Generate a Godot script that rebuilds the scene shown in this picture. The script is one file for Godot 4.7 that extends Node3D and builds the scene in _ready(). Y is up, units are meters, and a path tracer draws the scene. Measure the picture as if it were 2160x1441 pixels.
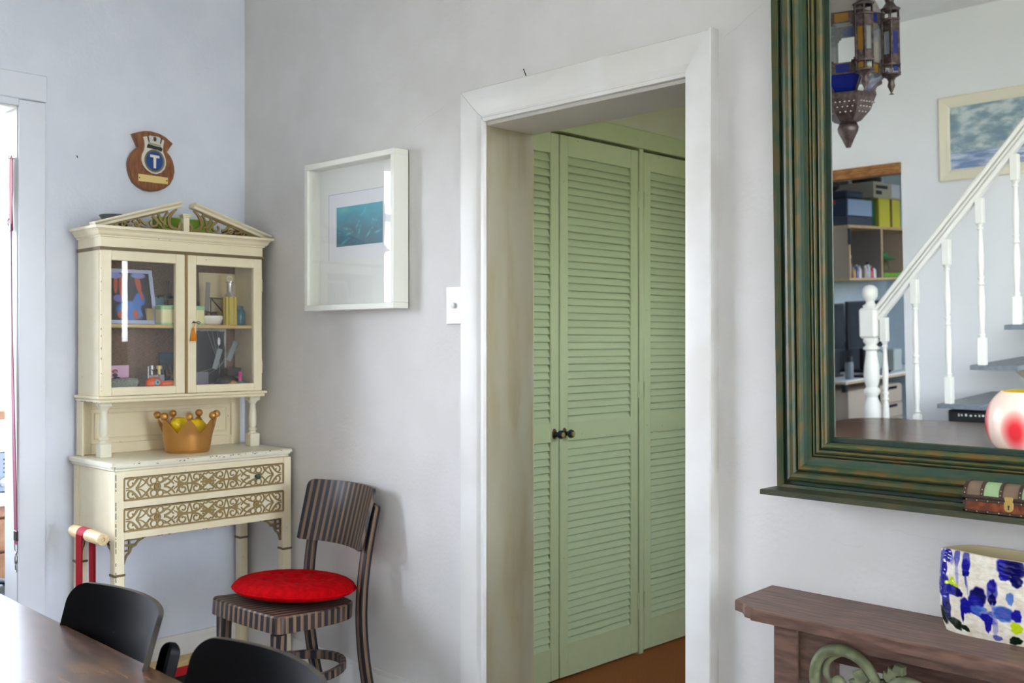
extends Node3D
# Dining room corner: wall_front lies in the plane z = 0, wall_left in the plane x = 0, the floor at y = 0.

var M := {}
var taken := {}


func _ready():
	# camera, sky, exposure
	var cam := Camera3D.new()
	cam.name = "camera"
	cam.fov = 2.0 * rad_to_deg(atan(720.5 / 2170.0))
	cam.near = 0.05
	cam.far = 200.0
	add_child(cam)
	cam.look_at_from_position(Vector3(3.786, 1.35, 2.224), Vector3(2.786, 1.35, 1.224), Vector3.UP)
	cam.current = true
	var optics := CameraAttributesPhysical.new()
	optics.frustum_focal_length = 12.0 * 2170.0 / 720.5
	optics.frustum_near = 0.05
	optics.frustum_far = 200.0
	optics.frustum_focus_distance = 2.7
	optics.exposure_aperture = 4.5
	cam.attributes = optics
	var sky_mat := ProceduralSkyMaterial.new()
	sky_mat.sky_top_color = Color(0.80, 0.86, 0.95)
	sky_mat.sky_horizon_color = Color(0.945, 0.96, 0.985)
	sky_mat.ground_horizon_color = Color(0.62, 0.64, 0.58)
	sky_mat.ground_bottom_color = Color(0.42, 0.43, 0.38)
	sky_mat.sun_angle_max = 1.0
	var sky := Sky.new()
	sky.sky_material = sky_mat
	var env := Environment.new()
	env.background_mode = Environment.BG_SKY
	env.sky = sky
	env.background_energy_multiplier = 1.0
	env.tonemap_mode = Environment.TONE_MAPPER_LINEAR
	env.tonemap_exposure = 33.5
	env.sdfgi_enabled = true
	env.ssao_enabled = true
	env.ssil_enabled = true
	var we := WorldEnvironment.new()
	we.name = "world"
	we.environment = env
	add_child(we)
	materials()
	shell()
	hall()
	kitchen()
	study()
	doors_and_trim()
	louvre_doors()
	cabinet()
	cabinet_contents()
	crown_and_lemons()
	plaque()
	fish_picture()
	small_wall_things()
	chairs()
	dining_table()
	stool_and_board()
	leash()
	console_table()
	vase()
	mirror()
	chest()
	stairs()
	lantern()
	painting()
	candle()
	study_things()
	kitchen_things()


# ---------------------------------------------------------------- names and nodes
func numbered(s: String) -> String:
	var k: int = taken.get(s, 0)
	taken[s] = k + 1
	return s if k == 0 else "%s_%03d" % [s, k]


func tag(o: Node, label := "", category := "", group := "", kind := "") -> Node:
	if label: o.set_meta("label", label)
	if category: o.set_meta("category", category)
	if group: o.set_meta("group", group)
	if kind: o.set_meta("kind", kind)
	return o


func thing(called: String, label: String, category: String, at := Vector3.ZERO, turn := 0.0, group := "") -> Node3D:
	var o := Node3D.new()
	o.name = numbered(called)
	add_child(o)
	o.position = at
	o.rotation.y = turn
	tag(o, label, category, group)
	return o


func obj(called: String, s: SurfaceTool, m: Material, parent: Node = null) -> MeshInstance3D:
	s.generate_normals()
	var o := MeshInstance3D.new()
	o.mesh = s.commit()
	o.material_override = m
	if parent == null:
		o.name = numbered(called)
		add_child(o)
	else:
		o.name = called
		parent.add_child(o, true)
	return o


func inst(called: String, mesh: Mesh, m: Material, parent: Node, xf := Transform3D()) -> MeshInstance3D:
	var o := MeshInstance3D.new()
	o.mesh = mesh
	o.material_override = m
	o.name = called
	o.transform = xf
	parent.add_child(o, true)
	return o


func struct(called: String, s: SurfaceTool, m: Material, label: String, category: String) -> MeshInstance3D:
	var o := obj(called, s, m)
	tag(o, label, category, "", "structure")
	return o


func struct_root(called: String, label: String, category: String) -> Node3D:
	var o := thing(called, label, category)
	o.set_meta("kind", "structure")
	return o


# ---------------------------------------------------------------- shapes
func ST() -> SurfaceTool:
	var s := SurfaceTool.new()
	s.begin(Mesh.PRIMITIVE_TRIANGLES)
	s.set_smooth_group(-1)
	return s


func V(x: float, y: float, z: float) -> Vector3:
	return Vector3(x, y, z)


func vert(s: SurfaceTool, p: Vector3, uv := Vector2.ZERO):
	s.set_uv(uv)
	s.add_vertex(p)


# counter-clockwise seen from outside goes in, clockwise comes out
func quad(s: SurfaceTool, a: Vector3, b: Vector3, c: Vector3, d: Vector3, ua := Vector2.ZERO, ub := Vector2.ZERO, uc := Vector2.ZERO, ud := Vector2.ZERO):
	vert(s, a, ua); vert(s, c, uc); vert(s, b, ub)
	vert(s, a, ua); vert(s, d, ud); vert(s, c, uc)


func face(s: SurfaceTool, pts: Array, out: Vector3, uvs := []):
	var n: Vector3 = (pts[1] - pts[0]).cross(pts[2] - pts[0])
	var flip: bool = n.dot(out) < 0.0
	for i in range(1, pts.size() - 1):
		var ids := [0, i + 1, i] if not flip else [0, i, i + 1]
		for k in ids:
			vert(s, pts[k], uvs[k] if uvs.size() else Vector2.ZERO)


func box(s: SurfaceTool, c: Vector3, size: Vector3, bev := 0.0, b := Basis()):
	var h := size * 0.5
	bev = minf(bev, minf(h.x, minf(h.y, h.z)) * 0.9)
	s.set_smooth_group(-1)
	for ax in 3:
		var u := (ax + 1) % 3
		var w := (ax + 2) % 3
		for sg in [-1.0, 1.0]:
			var pts := []
			var uvs := []
			for k in [[-1, -1], [1, -1], [1, 1], [-1, 1]]:
				var p := Vector3()
				p[ax] = sg * h[ax]
				p[u] = k[0] * (h[u] - bev)
				p[w] = k[1] * (h[w] - bev)
				pts.append(c + b * p)
				uvs.append(Vector2(p[w], p[u]) if ax == 0 else (Vector2(p[w], p[u]) if ax == 1 else Vector2(p[u], p[w])))
			var o := Vector3()
			o[ax] = sg
			face(s, pts, b * o, uvs)
		if bev > 0.0:
			for su in [-1.0, 1.0]:
				for sw in [-1.0, 1.0]:
					var pts := []
					for k in [[-1, 0], [-1, 1], [1, 1], [1, 0]]:
						var p := Vector3()
						p[ax] = k[0] * (h[ax] - bev)
						p[u] = su * (h[u] - (bev if k[1] else 0.0))
						p[w] = sw * (h[w] - (0.0 if k[1] else bev))
						pts.append(c + b * p)
					var o := Vector3()
					o[u] = su
					o[w] = sw
					face(s, pts, b * o)
	if bev > 0.0:
		for sx in [-1.0, 1.0]:
			for sy in [-1.0, 1.0]:
				for sz in [-1.0, 1.0]:
					var e := h - V(bev, bev, bev)
					face(s, [c + b * V(sx * h.x, sy * e.y, sz * e.z), c + b * V(sx * e.x, sy * h.y, sz * e.z), c + b * V(sx * e.x, sy * e.y, sz * h.z)], b * V(sx, sy, sz))


func bx(s: SurfaceTool, lo: Vector3, hi: Vector3, bev := 0.0):
	box(s, (lo + hi) * 0.5, (hi - lo).abs(), bev)


func boxed(lo: Vector3, hi: Vector3, bev := 0.0) -> SurfaceTool:
	var s := ST()
	bx(s, lo, hi, bev)
	return s


# profile points are (radius, height), listed so that going up the outside is outward
func lathe(s: SurfaceTool, prof: Array, seg := 24, xf := Transform3D(), sx := 1.0, sz := 1.0):
	var group := 1
	var along := 0.0
	for i in prof.size() - 1:
		var a: Vector2 = prof[i]
		var b: Vector2 = prof[i + 1]
		if i > 0 and absf((a - prof[i - 1]).angle_to(b - a)) > 0.75:
			group += 1
		s.set_smooth_group(group)
		var l := a.distance_to(b)
		for j in seg:
			var t0 := TAU * j / seg
			var t1 := TAU * (j + 1) / seg
			var d0 := V(cos(t0) * sx, 0, sin(t0) * sz)
			var d1 := V(cos(t1) * sx, 0, sin(t1) * sz)
			var p00 := xf * (d0 * a.x + V(0, a.y, 0))
			var p01 := xf * (d1 * a.x + V(0, a.y, 0))
			var p10 := xf * (d0 * b.x + V(0, b.y, 0))
			var p11 := xf * (d1 * b.x + V(0, b.y, 0))
			var u0 := float(j) / seg
			var u1 := float(j + 1) / seg
			if a.x < 1e-6:
				vert(s, p00, Vector2(u0, along)); vert(s, p11, Vector2(u1, along + l)); vert(s, p10, Vector2(u0, along + l))
			elif b.x < 1e-6:
				vert(s, p00, Vector2(u0, along)); vert(s, p01, Vector2(u1, along)); vert(s, p10, Vector2(u0, along + l))
			else:
				quad(s, p00, p10, p11, p01, Vector2(u0, along), Vector2(u0, along + l), Vector2(u1, along + l), Vector2(u1, along))
		along += l


func lathed(prof: Array, seg := 24, xf := Transform3D()) -> SurfaceTool:
	var s := ST()
	lathe(s, prof, seg, xf)
	return s


func ball(s: SurfaceTool, c: Vector3, r: Vector3, seg := 16, b := Basis()):
	var prof := []
	var n := int(seg / 2.0)
	for i in n + 1:
		var t := -PI / 2 + PI * i / n
		prof.append(Vector2(maxf(cos(t), 0.0), sin(t)))
	prof[0] = Vector2(0, -1)
	prof[n] = Vector2(0, 1)
	lathe(s, prof, seg, Transform3D(b * Basis.from_scale(r), c))


# sweep a section along a path; rad is a float, a Vector2 or an Array of either (half width across, half depth along up)
func tube(s: SurfaceTool, pts: Array, rad, seg := 8, sect := "round", up := Vector3.UP, closed := false, caps := true):
	var n := pts.size()
	var rings := []
	var us := []
	var vs := []
	var v := 0.0
	for i in n:
		var a: Vector3 = pts[(i - 1 + n) % n] if closed or i > 0 else pts[i]
		var b: Vector3 = pts[(i + 1) % n] if closed or i < n - 1 else pts[i]
		var t := (b - a).normalized()
		var side := t.cross(up)
		if side.length() < 1e-4:
			side = t.cross(Vector3.RIGHT if absf(t.x) < 0.9 else Vector3.FORWARD)
		side = side.normalized()
		var nn := side.cross(t).normalized()
		var r = rad[i] if rad is Array else rad
		var rx: float = r.x if r is Vector2 else r
		var ry: float = r.y if r is Vector2 else r
		var ring := []
		if sect == "flat":
			for k in [[-1, -1], [1, -1], [1, 1], [-1, 1]]:
				ring.append(pts[i] + side * (rx * k[0]) + nn * (ry * k[1]))
		elif sect == "rect":
			var c := minf(rx, ry) * 0.3
			for k in [[-1, -1, 1, 0], [1, -1, -1, 0], [1, -1, 0, 1], [1, 1, 0, -1], [1, 1, -1, 0], [-1, 1, 1, 0], [-1, 1, 0, -1], [-1, -1, 0, 1]]:
				ring.append(pts[i] + side * (rx * k[0] + c * k[2]) + nn * (ry * k[1] + c * k[3]))
		else:
			for k in seg:
				var q := TAU * k / seg
				ring.append(pts[i] + side * (cos(q) * rx) + nn * (sin(q) * ry))
		rings.append(ring)
		if i > 0:
			v += (pts[i] as Vector3).distance_to(pts[i - 1])
		vs.append(v)
		var uu := [0.0]
		for k in ring.size():
			uu.append(uu[-1] + (ring[(k + 1) % ring.size()] as Vector3).distance_to(ring[k]))
		us.append(uu)
	var m: int = rings[0].size()
	for i in (n if closed else n - 1):
		var i2 := (i + 1) % n
		var v2: float = vs[i2] if i2 > 0 else v + (pts[i] as Vector3).distance_to(pts[0])
		for k in m:
			s.set_smooth_group(1 if sect == "round" else (-1 if sect == "flat" else 1 + k))
			var k2 := (k + 1) % m
			quad(s, rings[i][k], rings[i][k2], rings[i2][k2], rings[i2][k], Vector2(us[i][k], vs[i]), Vector2(us[i][k + 1], vs[i]), Vector2(us[i2][k + 1], v2), Vector2(us[i2][k], v2))
	if caps and not closed:
		s.set_smooth_group(-1)
		face(s, rings[0], pts[0] - pts[1])
		face(s, rings[n - 1], pts[n - 1] - pts[n - 2])


# polygon (x, y) drawn in the plane of xf, between depths z0 and z1, front towards +z, front edge eased by bev
func extrude(s: SurfaceTool, poly: Array, z0: float, z1: float, xf := Transform3D(), bev := 0.0):
	var p := PackedVector2Array(poly)
	if Geometry2D.is_polygon_clockwise(p):
		p.reverse()
	var n := p.size()
	var inner := PackedVector2Array()
	for i in n:
		var e0 := (p[i] - p[(i - 1 + n) % n]).normalized()
		var e1 := (p[(i + 1) % n] - p[i]).normalized()
		var nn := (Vector2(-e0.y, e0.x) + Vector2(-e1.y, e1.x)).normalized()
		inner.append(p[i] + nn * bev)
	var tris := Geometry2D.triangulate_polygon(p)
	s.set_smooth_group(-1)
	for i in range(0, tris.size(), 3):
		var f := []
		var g := []
		var uvs := []
		for k in 3:
			var q: Vector2 = inner[tris[i + k]]
			f.append(xf * V(q.x, q.y, z1))
			uvs.append(q)
			g.append(xf * V(p[tris[i + k]].x, p[tris[i + k]].y, z0))
		face(s, f, xf.basis * Vector3.BACK, uvs)
		face(s, g, xf.basis * Vector3.FORWARD, uvs)
	var group := 1
	var run := 0.0
	for i in n:
		var a := p[i]
		var b := p[(i + 1) % n]
		if absf((a - p[(i - 1 + n) % n]).angle_to(b - a)) > 0.6:
			group += 2
		var l := a.distance_to(b)
		s.set_smooth_group(group)
		quad(s, xf * V(a.x, a.y, z0), xf * V(b.x, b.y, z0), xf * V(b.x, b.y, z1 - bev), xf * V(a.x, a.y, z1 - bev), Vector2(run, z0), Vector2(run + l, z0), Vector2(run + l, z1), Vector2(run, z1))
		if bev > 0.0:
			s.set_smooth_group(group + 1)
			quad(s, xf * V(a.x, a.y, z1 - bev), xf * V(b.x, b.y, z1 - bev), xf * V(inner[(i + 1) % n].x, inner[(i + 1) % n].y, z1), xf * V(inner[i].x, inner[i].y, z1))
		run += l


func extruded(poly: Array, z0: float, z1: float, xf := Transform3D(), bev := 0.0) -> SurfaceTool:
	var s := ST()
	extrude(s, poly, z0, z1, xf, bev)
	return s


# a grid of points, rows[i][j]; counter-clockwise (i,j) (i,j+1) (i+1,j+1) faces outward
func grid(s: SurfaceTool, rows: Array, uvs := [], closed := false, group := 1):
	s.set_smooth_group(group)
	for i in rows.size() - 1:
		var m: int = rows[i].size()
		for j in (m if closed else m - 1):
			var k := (j + 1) % m
			if uvs.size():
				quad(s, rows[i][j], rows[i][k], rows[i + 1][k], rows[i + 1][j], uvs[i][j], uvs[i][k], uvs[i + 1][k], uvs[i + 1][j])
			else:
				quad(s, rows[i][j], rows[i][k], rows[i + 1][k], rows[i + 1][j])


# straight moulding from a to b (the outer edge); profile (across, height), ends mitred when asked
func moulding(s: SurfaceTool, a: Vector3, b: Vector3, across: Vector3, up: Vector3, prof: Array, mitre_a := 0.0, mitre_b := 0.0, tints := []):
	var d := (b - a).normalized()
	var ends := []
	for e in 2:
		var l := []
		for q in prof:
			var base: Vector3 = a + d * (q.x * mitre_a) if e == 0 else b - d * (q.x * mitre_b)
			l.append(base + across * q.x + up * q.y)
		ends.append(l)
	var flip: bool = across.cross(d).dot(up) < 0.0
	var length := a.distance_to(b)
	var run := 0.0
	for i in prof.size() - 1:
		s.set_smooth_group(i + 1)
		if i > 0 and absf((prof[i] - prof[i - 1]).angle_to(prof[i + 1] - prof[i])) < 0.5:
			s.set_smooth_group(i)
		var w: float = (prof[i + 1] as Vector2).distance_to(prof[i])
		var p := [ends[0][i], ends[0][i + 1], ends[1][i + 1], ends[1][i]]
		var u := [Vector2(run, 0), Vector2(run + w, 0), Vector2(run + w, length), Vector2(run, length)]
		var c0: Color = tints[i] if tints.size() else Color.WHITE
		var c1: Color = tints[i + 1] if tints.size() else Color.WHITE
		var c := [c0, c1, c1, c0]
		var order := [0, 2, 1, 0, 3, 2] if not flip else [0, 1, 2, 0, 2, 3]
		for k in order:
			if tints.size():
				s.set_color(c[k])
			vert(s, p[k], u[k])
		run += w
	s.set_smooth_group(-1)
	for e in 2:
		var poly := PackedVector2Array(prof)
		var tri := Geometry2D.triangulate_polygon(poly)
		for i in range(0, tri.size(), 3):
			face(s, [ends[e][tri[i]], ends[e][tri[i + 1]], ends[e][tri[i + 2]]], -d if e == 0 else d)


func arc(c: Vector2, r: float, a0: float, a1: float, n := 10) -> Array:
	var l := []
	for i in n + 1:
		var t := deg_to_rad(lerpf(a0, a1, float(i) / n))
		l.append(c + Vector2(cos(t), sin(t)) * r)
	return l


func spiral(c: Vector2, r0: float, r1: float, a0: float, a1: float, n := 14) -> Array:
	var l := []
	for i in n + 1:
		var k := float(i) / n
		var t := deg_to_rad(lerpf(a0, a1, k))
		l.append(c + Vector2(cos(t), sin(t)) * lerpf(r0, r1, k))
	return l


func bez(a: Vector2, b: Vector2, c: Vector2, n := 8) -> Array:
	var l := []
	for i in n + 1:
		var k := float(i) / n
		l.append(a.lerp(b, k).lerp(b.lerp(c, k), k))
	return l


func rounded(w: float, h: float, r: float, n := 5) -> Array:
	var l := []
	for q in [[1, 1, 0.0], [-1, 1, 90.0], [-1, -1, 180.0], [1, -1, 270.0]]:
		l.append_array(arc(Vector2(q[0] * (w / 2 - r), q[1] * (h / 2 - r)), r, q[2], q[2] + 90.0, n))
	return l


# flat strip of metal or sawn wood following a drawn line
func strip(s: SurfaceTool, line: Array, w, depth: float, xf: Transform3D):
	var pts := []
	var rad := []
	for i in line.size():
		pts.append(xf * V(line[i].x, line[i].y, depth * 0.5))
		rad.append(Vector2(w[i] if w is Array else w, depth * 0.5))
	tube(s, pts, rad, 4, "flat", (xf.basis * Vector3.BACK).normalized())


func taper(n: int, a: float, b: float) -> Array:
	var l := []
	for i in n:
		l.append(lerpf(a, b, float(i) / (n - 1)))
	return l


# ---------------------------------------------------------------- materials
func mat(c: Color, rough := 0.6, metal := 0.0, spec := 0.5) -> StandardMaterial3D:
	var m := StandardMaterial3D.new()
	m.albedo_color = c
	m.roughness = rough
	m.metallic = metal
	m.metallic_specular = spec
	m.cull_mode = BaseMaterial3D.CULL_DISABLED
	return m


func rgb(r: float, g: float, b: float) -> Color:
	return Color(r / 255.0, g / 255.0, b / 255.0)


func noise_tex(size: int, freq: float, stops: Array, sd := 1, as_normal := 0.0, octaves := 4, kind := FastNoiseLite.TYPE_SIMPLEX_SMOOTH) -> NoiseTexture2D:
	var f := FastNoiseLite.new()
	f.noise_type = kind
	f.seed = sd
	f.frequency = freq
	f.fractal_octaves = octaves
	var t := NoiseTexture2D.new()
	t.width = size
	t.height = size
	t.seamless = true
	t.noise = f
	if as_normal > 0.0:
		t.as_normal_map = true
		t.bump_strength = as_normal
	elif stops.size():
		var g := Gradient.new()
		var off := PackedFloat32Array()
		var col := PackedColorArray()
		for q in stops:
			off.append(q[0])
			col.append(q[1])
		g.offsets = off
		g.colors = col
		t.color_ramp = g
	return t


func tri(m: StandardMaterial3D, scale: Vector3) -> StandardMaterial3D:
	m.uv1_triplanar = true
	m.uv1_scale = scale
	return m


func wood(a: Color, b: Color, scale: Vector3, rough := 0.45, sd := 3) -> StandardMaterial3D:
	var m := mat(Color.WHITE, rough)
	m.albedo_texture = noise_tex(256, 0.02, [[0.25, a], [0.5, a.lerp(b, 0.5)], [0.75, b]], sd, 0.0, 5)
	return tri(m, scale)


# paint with soft mottling and a few chips down to dark primer
func chipped(base: Color, low: Color, chip: Color, chips: int, sd: int, rough := 0.4) -> StandardMaterial3D:
	var n := 512
	var im := Image.create(n, n, false, Image.FORMAT_RGB8)
	var f := FastNoiseLite.new()
	f.seed = sd
	f.frequency = 0.012
	for y in n:
		for x in n:
			var k := 0.5 + 0.5 * f.get_noise_2d(x, y)
			var edge := minf(minf(x, n - x), minf(y, n - y)) / 40.0
			k = lerpf(0.5, k, clampf(edge, 0, 1))
			im.set_pixel(x, y, base.lerp(low, clampf(k * 1.2 - 0.2, 0, 1)))
	var rng := RandomNumberGenerator.new()
	rng.seed = sd
	for i in chips:
		var x := rng.randi_range(6, n - 12)
		var y := rng.randi_range(6, n - 12)
		var w := rng.randi_range(1, 3)
		for k in rng.randi_range(1, 4):
			im.fill_rect(Rect2i(x + rng.randi_range(-2, 2), y + rng.randi_range(-2, 2), w, rng.randi_range(1, 3)), chip)
	var m := mat(Color.WHITE, rough)
	m.albedo_texture = ImageTexture.create_from_image(im)
	return tri(m, V(2.0, 2.0, 2.0))


func glass(c := Color(1, 1, 1, 0.04), rough := 0.0) -> StandardMaterial3D:
	var m := mat(c, rough)
	m.transparency = BaseMaterial3D.TRANSPARENCY_ALPHA
	return m


func stripes() -> Image:
	var im := Image.create(256, 64, false, Image.FORMAT_RGB8)
	var f := FastNoiseLite.new()
	f.seed = 9
	f.frequency = 0.05
	var dark := rgb(28, 30, 42)
	var tan := rgb(138, 109, 83)
	for y in 64:
		for x in 256:
			var ph := fposmod(x / 32.0, 1.0)
			var k := smoothstep(0.52, 0.57, ph) * (1.0 - smoothstep(0.95, 1.0, ph))
			var c := dark.lerp(tan, k)
			im.set_pixel(x, y, c * (0.9 + 0.2 * f.get_noise_2d(x * 2.0, y * 0.4)))
	return im


func materials():
	var relief := noise_tex(512, 0.11, [], 4, 1.6, 3)
	for q in [["wall", rgb(226, 222, 219), rgb(222, 218, 214)], ["wall_sky_tint", rgb(226, 230, 240), rgb(222, 226, 237)], ["wall_hall", rgb(216, 216, 190), rgb(212, 212, 184)], ["wall_study", rgb(196, 208, 216), rgb(190, 203, 212)], ["ceiling", rgb(238, 237, 234), rgb(234, 233, 230)]]:  # blue daylight and warm bounce are tinted into the two white wall paints
		var m := mat(Color.WHITE, 0.62)
		m.albedo_texture = noise_tex(512, 0.008, [[0.3, q[1]], [0.7, q[2]]], 11, 0.0, 3)
		m.normal_enabled = true
		m.normal_texture = relief
		m.normal_scale = 0.14
		M[q[0]] = tri(m, V(0.9, 0.9, 0.9))
		m.uv1_world_triplanar = true
	M.trim = tri(mat(Color.WHITE, 0.4), V(0.8, 0.8, 0.8))
	M.trim.albedo_texture = noise_tex(256, 0.012, [[0.35, rgb(234, 232, 229)], [0.7, rgb(226, 222, 216)]], 21)
	M.jamb = tri(mat(Color.WHITE, 0.42), V(2.2, 0.35, 2.2))
	M.jamb.albedo_texture = noise_tex(256, 0.02, [[0.25, rgb(208, 199, 170)], [0.5, rgb(203, 192, 158)], [0.7, rgb(194, 179, 138)], [0.85, rgb(203, 193, 162)]], 33)
	M.floor = wood(rgb(128, 122, 118), rgb(146, 140, 135), V(0.6, 3, 3), 0.4)
	M.coir = mat(Color.WHITE, 0.95)
	M.coir.albedo_texture = noise_tex(256, 0.15, [[0.3, rgb(120, 62, 26)], [0.7, rgb(178, 108, 52)]], 8)
	tri(M.coir, V(4, 4, 10))
	M.green = chipped(rgb(200, 211, 162), rgb(193, 206, 158), rgb(110, 94, 60), 16, 5, 0.42)
	M.slat = chipped(rgb(198, 209, 162), rgb(190, 204, 160), rgb(124, 106, 68), 8, 15, 0.42)
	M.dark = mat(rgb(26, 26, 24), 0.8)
	M.cream = chipped(rgb(243, 232, 202), rgb(238, 223, 186), rgb(70, 58, 44), 9, 77, 0.32)
	M.cream_pale = chipped(rgb(238, 233, 212), rgb(234, 226, 200), rgb(70, 60, 46), 9, 78, 0.32)
	M.gold_paint = mat(rgb(150, 126, 74), 0.5, 0.05)
	M.gold_edge = mat(rgb(118, 100, 66), 0.5, 0.05)
	M.hessian = mat(Color.WHITE, 0.9)
	M.hessian.albedo_texture = noise_tex(256, 0.08, [[0.3, rgb(104, 80, 62)], [0.7, rgb(140, 112, 88)]], 14)
	tri(M.hessian, V(3, 22, 3))
	M.shelf = wood(rgb(206, 180, 122), rgb(190, 162, 104), V(3, 10, 1), 0.5)
	M.pane = glass()
	M.white_frame = mat(rgb(238, 237, 226), 0.45)
	M.mount = mat(rgb(240, 240, 234), 0.9)
	M.plywood = wood(rgb(150, 96, 56), rgb(122, 72, 40), V(14, 3, 14), 0.35, 6)
	M.brass = mat(rgb(206, 178, 104), 0.35, 0.7)
	M.brass_pale = mat(rgb(226, 200, 132), 0.4, 0.35)
	M.steel = mat(rgb(150, 150, 150), 0.3, 0.9)
	M.black = mat(rgb(18, 18, 20), 0.4)
	M.copper_gold = mat(rgb(206, 152, 84), 0.36, 0.75)
	M.lemon = mat(rgb(246, 206, 20), 0.42)
	M.lemon.normal_enabled = true
	M.lemon.normal_texture = noise_tex(256, 0.12, [], 2, 3.0, 2)
	tri(M.lemon, V(10, 10, 10))
	var st := ImageTexture.create_from_image(stripes())
	M.stripe = mat(Color.WHITE, 0.34)
	M.stripe.albedo_texture = st
	tri(M.stripe, V(4.3, 1, 4.3))
	M.stripe_uv = mat(Color.WHITE, 0.34)
	M.stripe_uv.albedo_texture = st
	M.stripe_uv.uv1_scale = V(4.3, 1, 1)
	M.velvet = mat(Color.WHITE, 0.9, 0.0, 0.2)
	M.velvet.albedo_texture = noise_tex(256, 0.03, [[0.3, rgb(168, 0, 8)], [0.6, rgb(190, 3, 14)], [0.8, rgb(200, 6, 20)]], 19)
	M.velvet.normal_enabled = true
	M.velvet.normal_texture = noise_tex(256, 0.035, [], 29, 1.0, 3)
	tri(M.velvet, V(4, 4, 4))
	M.velvet_button = mat(rgb(120, 6, 14), 0.8)
	M.black_wood = chipped(rgb(9, 9, 11), rgb(15, 15, 17), rgb(70, 50, 30), 12, 43, 0.45)
	M.black_wood.metallic_specular = 0.2
	M.worn_edge = chipped(rgb(30, 27, 25), rgb(66, 52, 36), rgb(16, 15, 14), 40, 44, 0.35)
	M.table = wood(rgb(108, 74, 50), rgb(70, 47, 34), V(1.2, 8, 7), 0.26, 61)
	M.console = wood(rgb(120, 90, 76), rgb(90, 66, 56), V(1.5, 9, 12), 0.45, 66)
	M.carve_green = mat(Color.WHITE, 0.6)
	M.carve_green.albedo_texture = noise_tex(128, 0.03, [[0.3, rgb(122, 126, 92)], [0.7, rgb(92, 98, 70)]], 71)
	tri(M.carve_green, V(6, 6, 6))
	M.carve_ochre = mat(rgb(150, 108, 62), 0.6)
	M.carve_dark = mat(rgb(76, 62, 52), 0.7)
	M.mirror_glass = mat(Color(0.965, 0.97, 0.965), 0.0, 1.0)
	var mf := mat(Color.WHITE, 0.42)
	mf.vertex_color_use_as_albedo = true
	mf.albedo_texture = noise_tex(256, 0.03, [[0.25, rgb(128, 170, 150)], [0.45, rgb(165, 178, 145)], [0.62, rgb(192, 184, 138)], [0.8, rgb(204, 172, 116)]], 88)
	mf.uv1_scale = V(3.5, 1.6, 1)
	M.mirror_frame = mf
	M.casing_cool = mat(rgb(226, 229, 238), 0.45)  # repeats the blue daylight tint of the left wall paint
	M.frame_shelf = wood(rgb(46, 56, 42), rgb(70, 66, 40), V(2, 10, 10), 0.45, 90)
	M.leather = mat(Color.WHITE, 0.4)
	M.leather.albedo_texture = noise_tex(128, 0.04, [[0.3, rgb(96, 44, 20)], [0.7, rgb(134, 66, 28)]], 93)
	tri(M.leather, V(9, 9, 9))
	M.leather_grey = mat(rgb(118, 96, 76), 0.6)
	M.leather_green = mat(rgb(150, 176, 128), 0.6)
	M.leather_dark = mat(rgb(58, 40, 32), 0.5)
	M.red_cloth = mat(rgb(132, 3, 16), 0.9, 0.0, 0.25)
	M.red_paint = mat(rgb(190, 22, 28), 0.35)
	M.pale_wood = wood(rgb(228, 206, 160), rgb(206, 178, 128), V(2, 12, 12), 0.5, 31)
	M.webbing = mat(Color.WHITE, 0.75)
	M.webbing.albedo_texture = noise_tex(128, 0.2, [[0.3, rgb(112, 22, 44)], [0.7, rgb(150, 44, 66)]], 17)
	tri(M.webbing, V(12, 12, 12))
	M.navy = mat(rgb(34, 40, 66), 0.6)
	M.stair_white = mat(rgb(232, 231, 222), 0.4)
	M.stair_grey = wood(rgb(120, 128, 134), rgb(104, 114, 122), V(6, 6, 1), 0.4, 52)
	M.stair_block = mat(rgb(150, 142, 126), 0.6)
	M.beige = mat(rgb(184, 166, 146), 0.6)
	M.beige_edge = wood(rgb(206, 176, 136), rgb(190, 158, 116), V(8, 2, 2), 0.5, 53)
	M.lintel = wood(rgb(176, 122, 66), rgb(136, 88, 44), V(2, 10, 10), 0.6, 54)
	M.screen = mat(rgb(22, 24, 32), 0.15)
	M.plastic_dark = mat(rgb(34, 36, 42), 0.4)
	M.plastic_grey = mat(rgb(120, 124, 128), 0.4)
	M.oak = wood(rgb(172, 124, 84), rgb(142, 96, 60), V(8, 2, 1.5), 0.45, 55)
	M.white_top = mat(rgb(226, 226, 222), 0.35)
	M.tin_metal = mat(Color.WHITE, 0.45, 0.7)
	M.tin_metal.albedo_texture = noise_tex(128, 0.04, [[0.3, rgb(70, 58, 54)], [0.7, rgb(104, 92, 92)]], 57)
	tri(M.tin_metal, V(6, 6, 6))


# ---------------------------------------------------------------- the setting
func wall_parts(list: Array) -> SurfaceTool:
	var s := ST()
	for q in list:
		bx(s, q[0], q[1])
	return s


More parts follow.
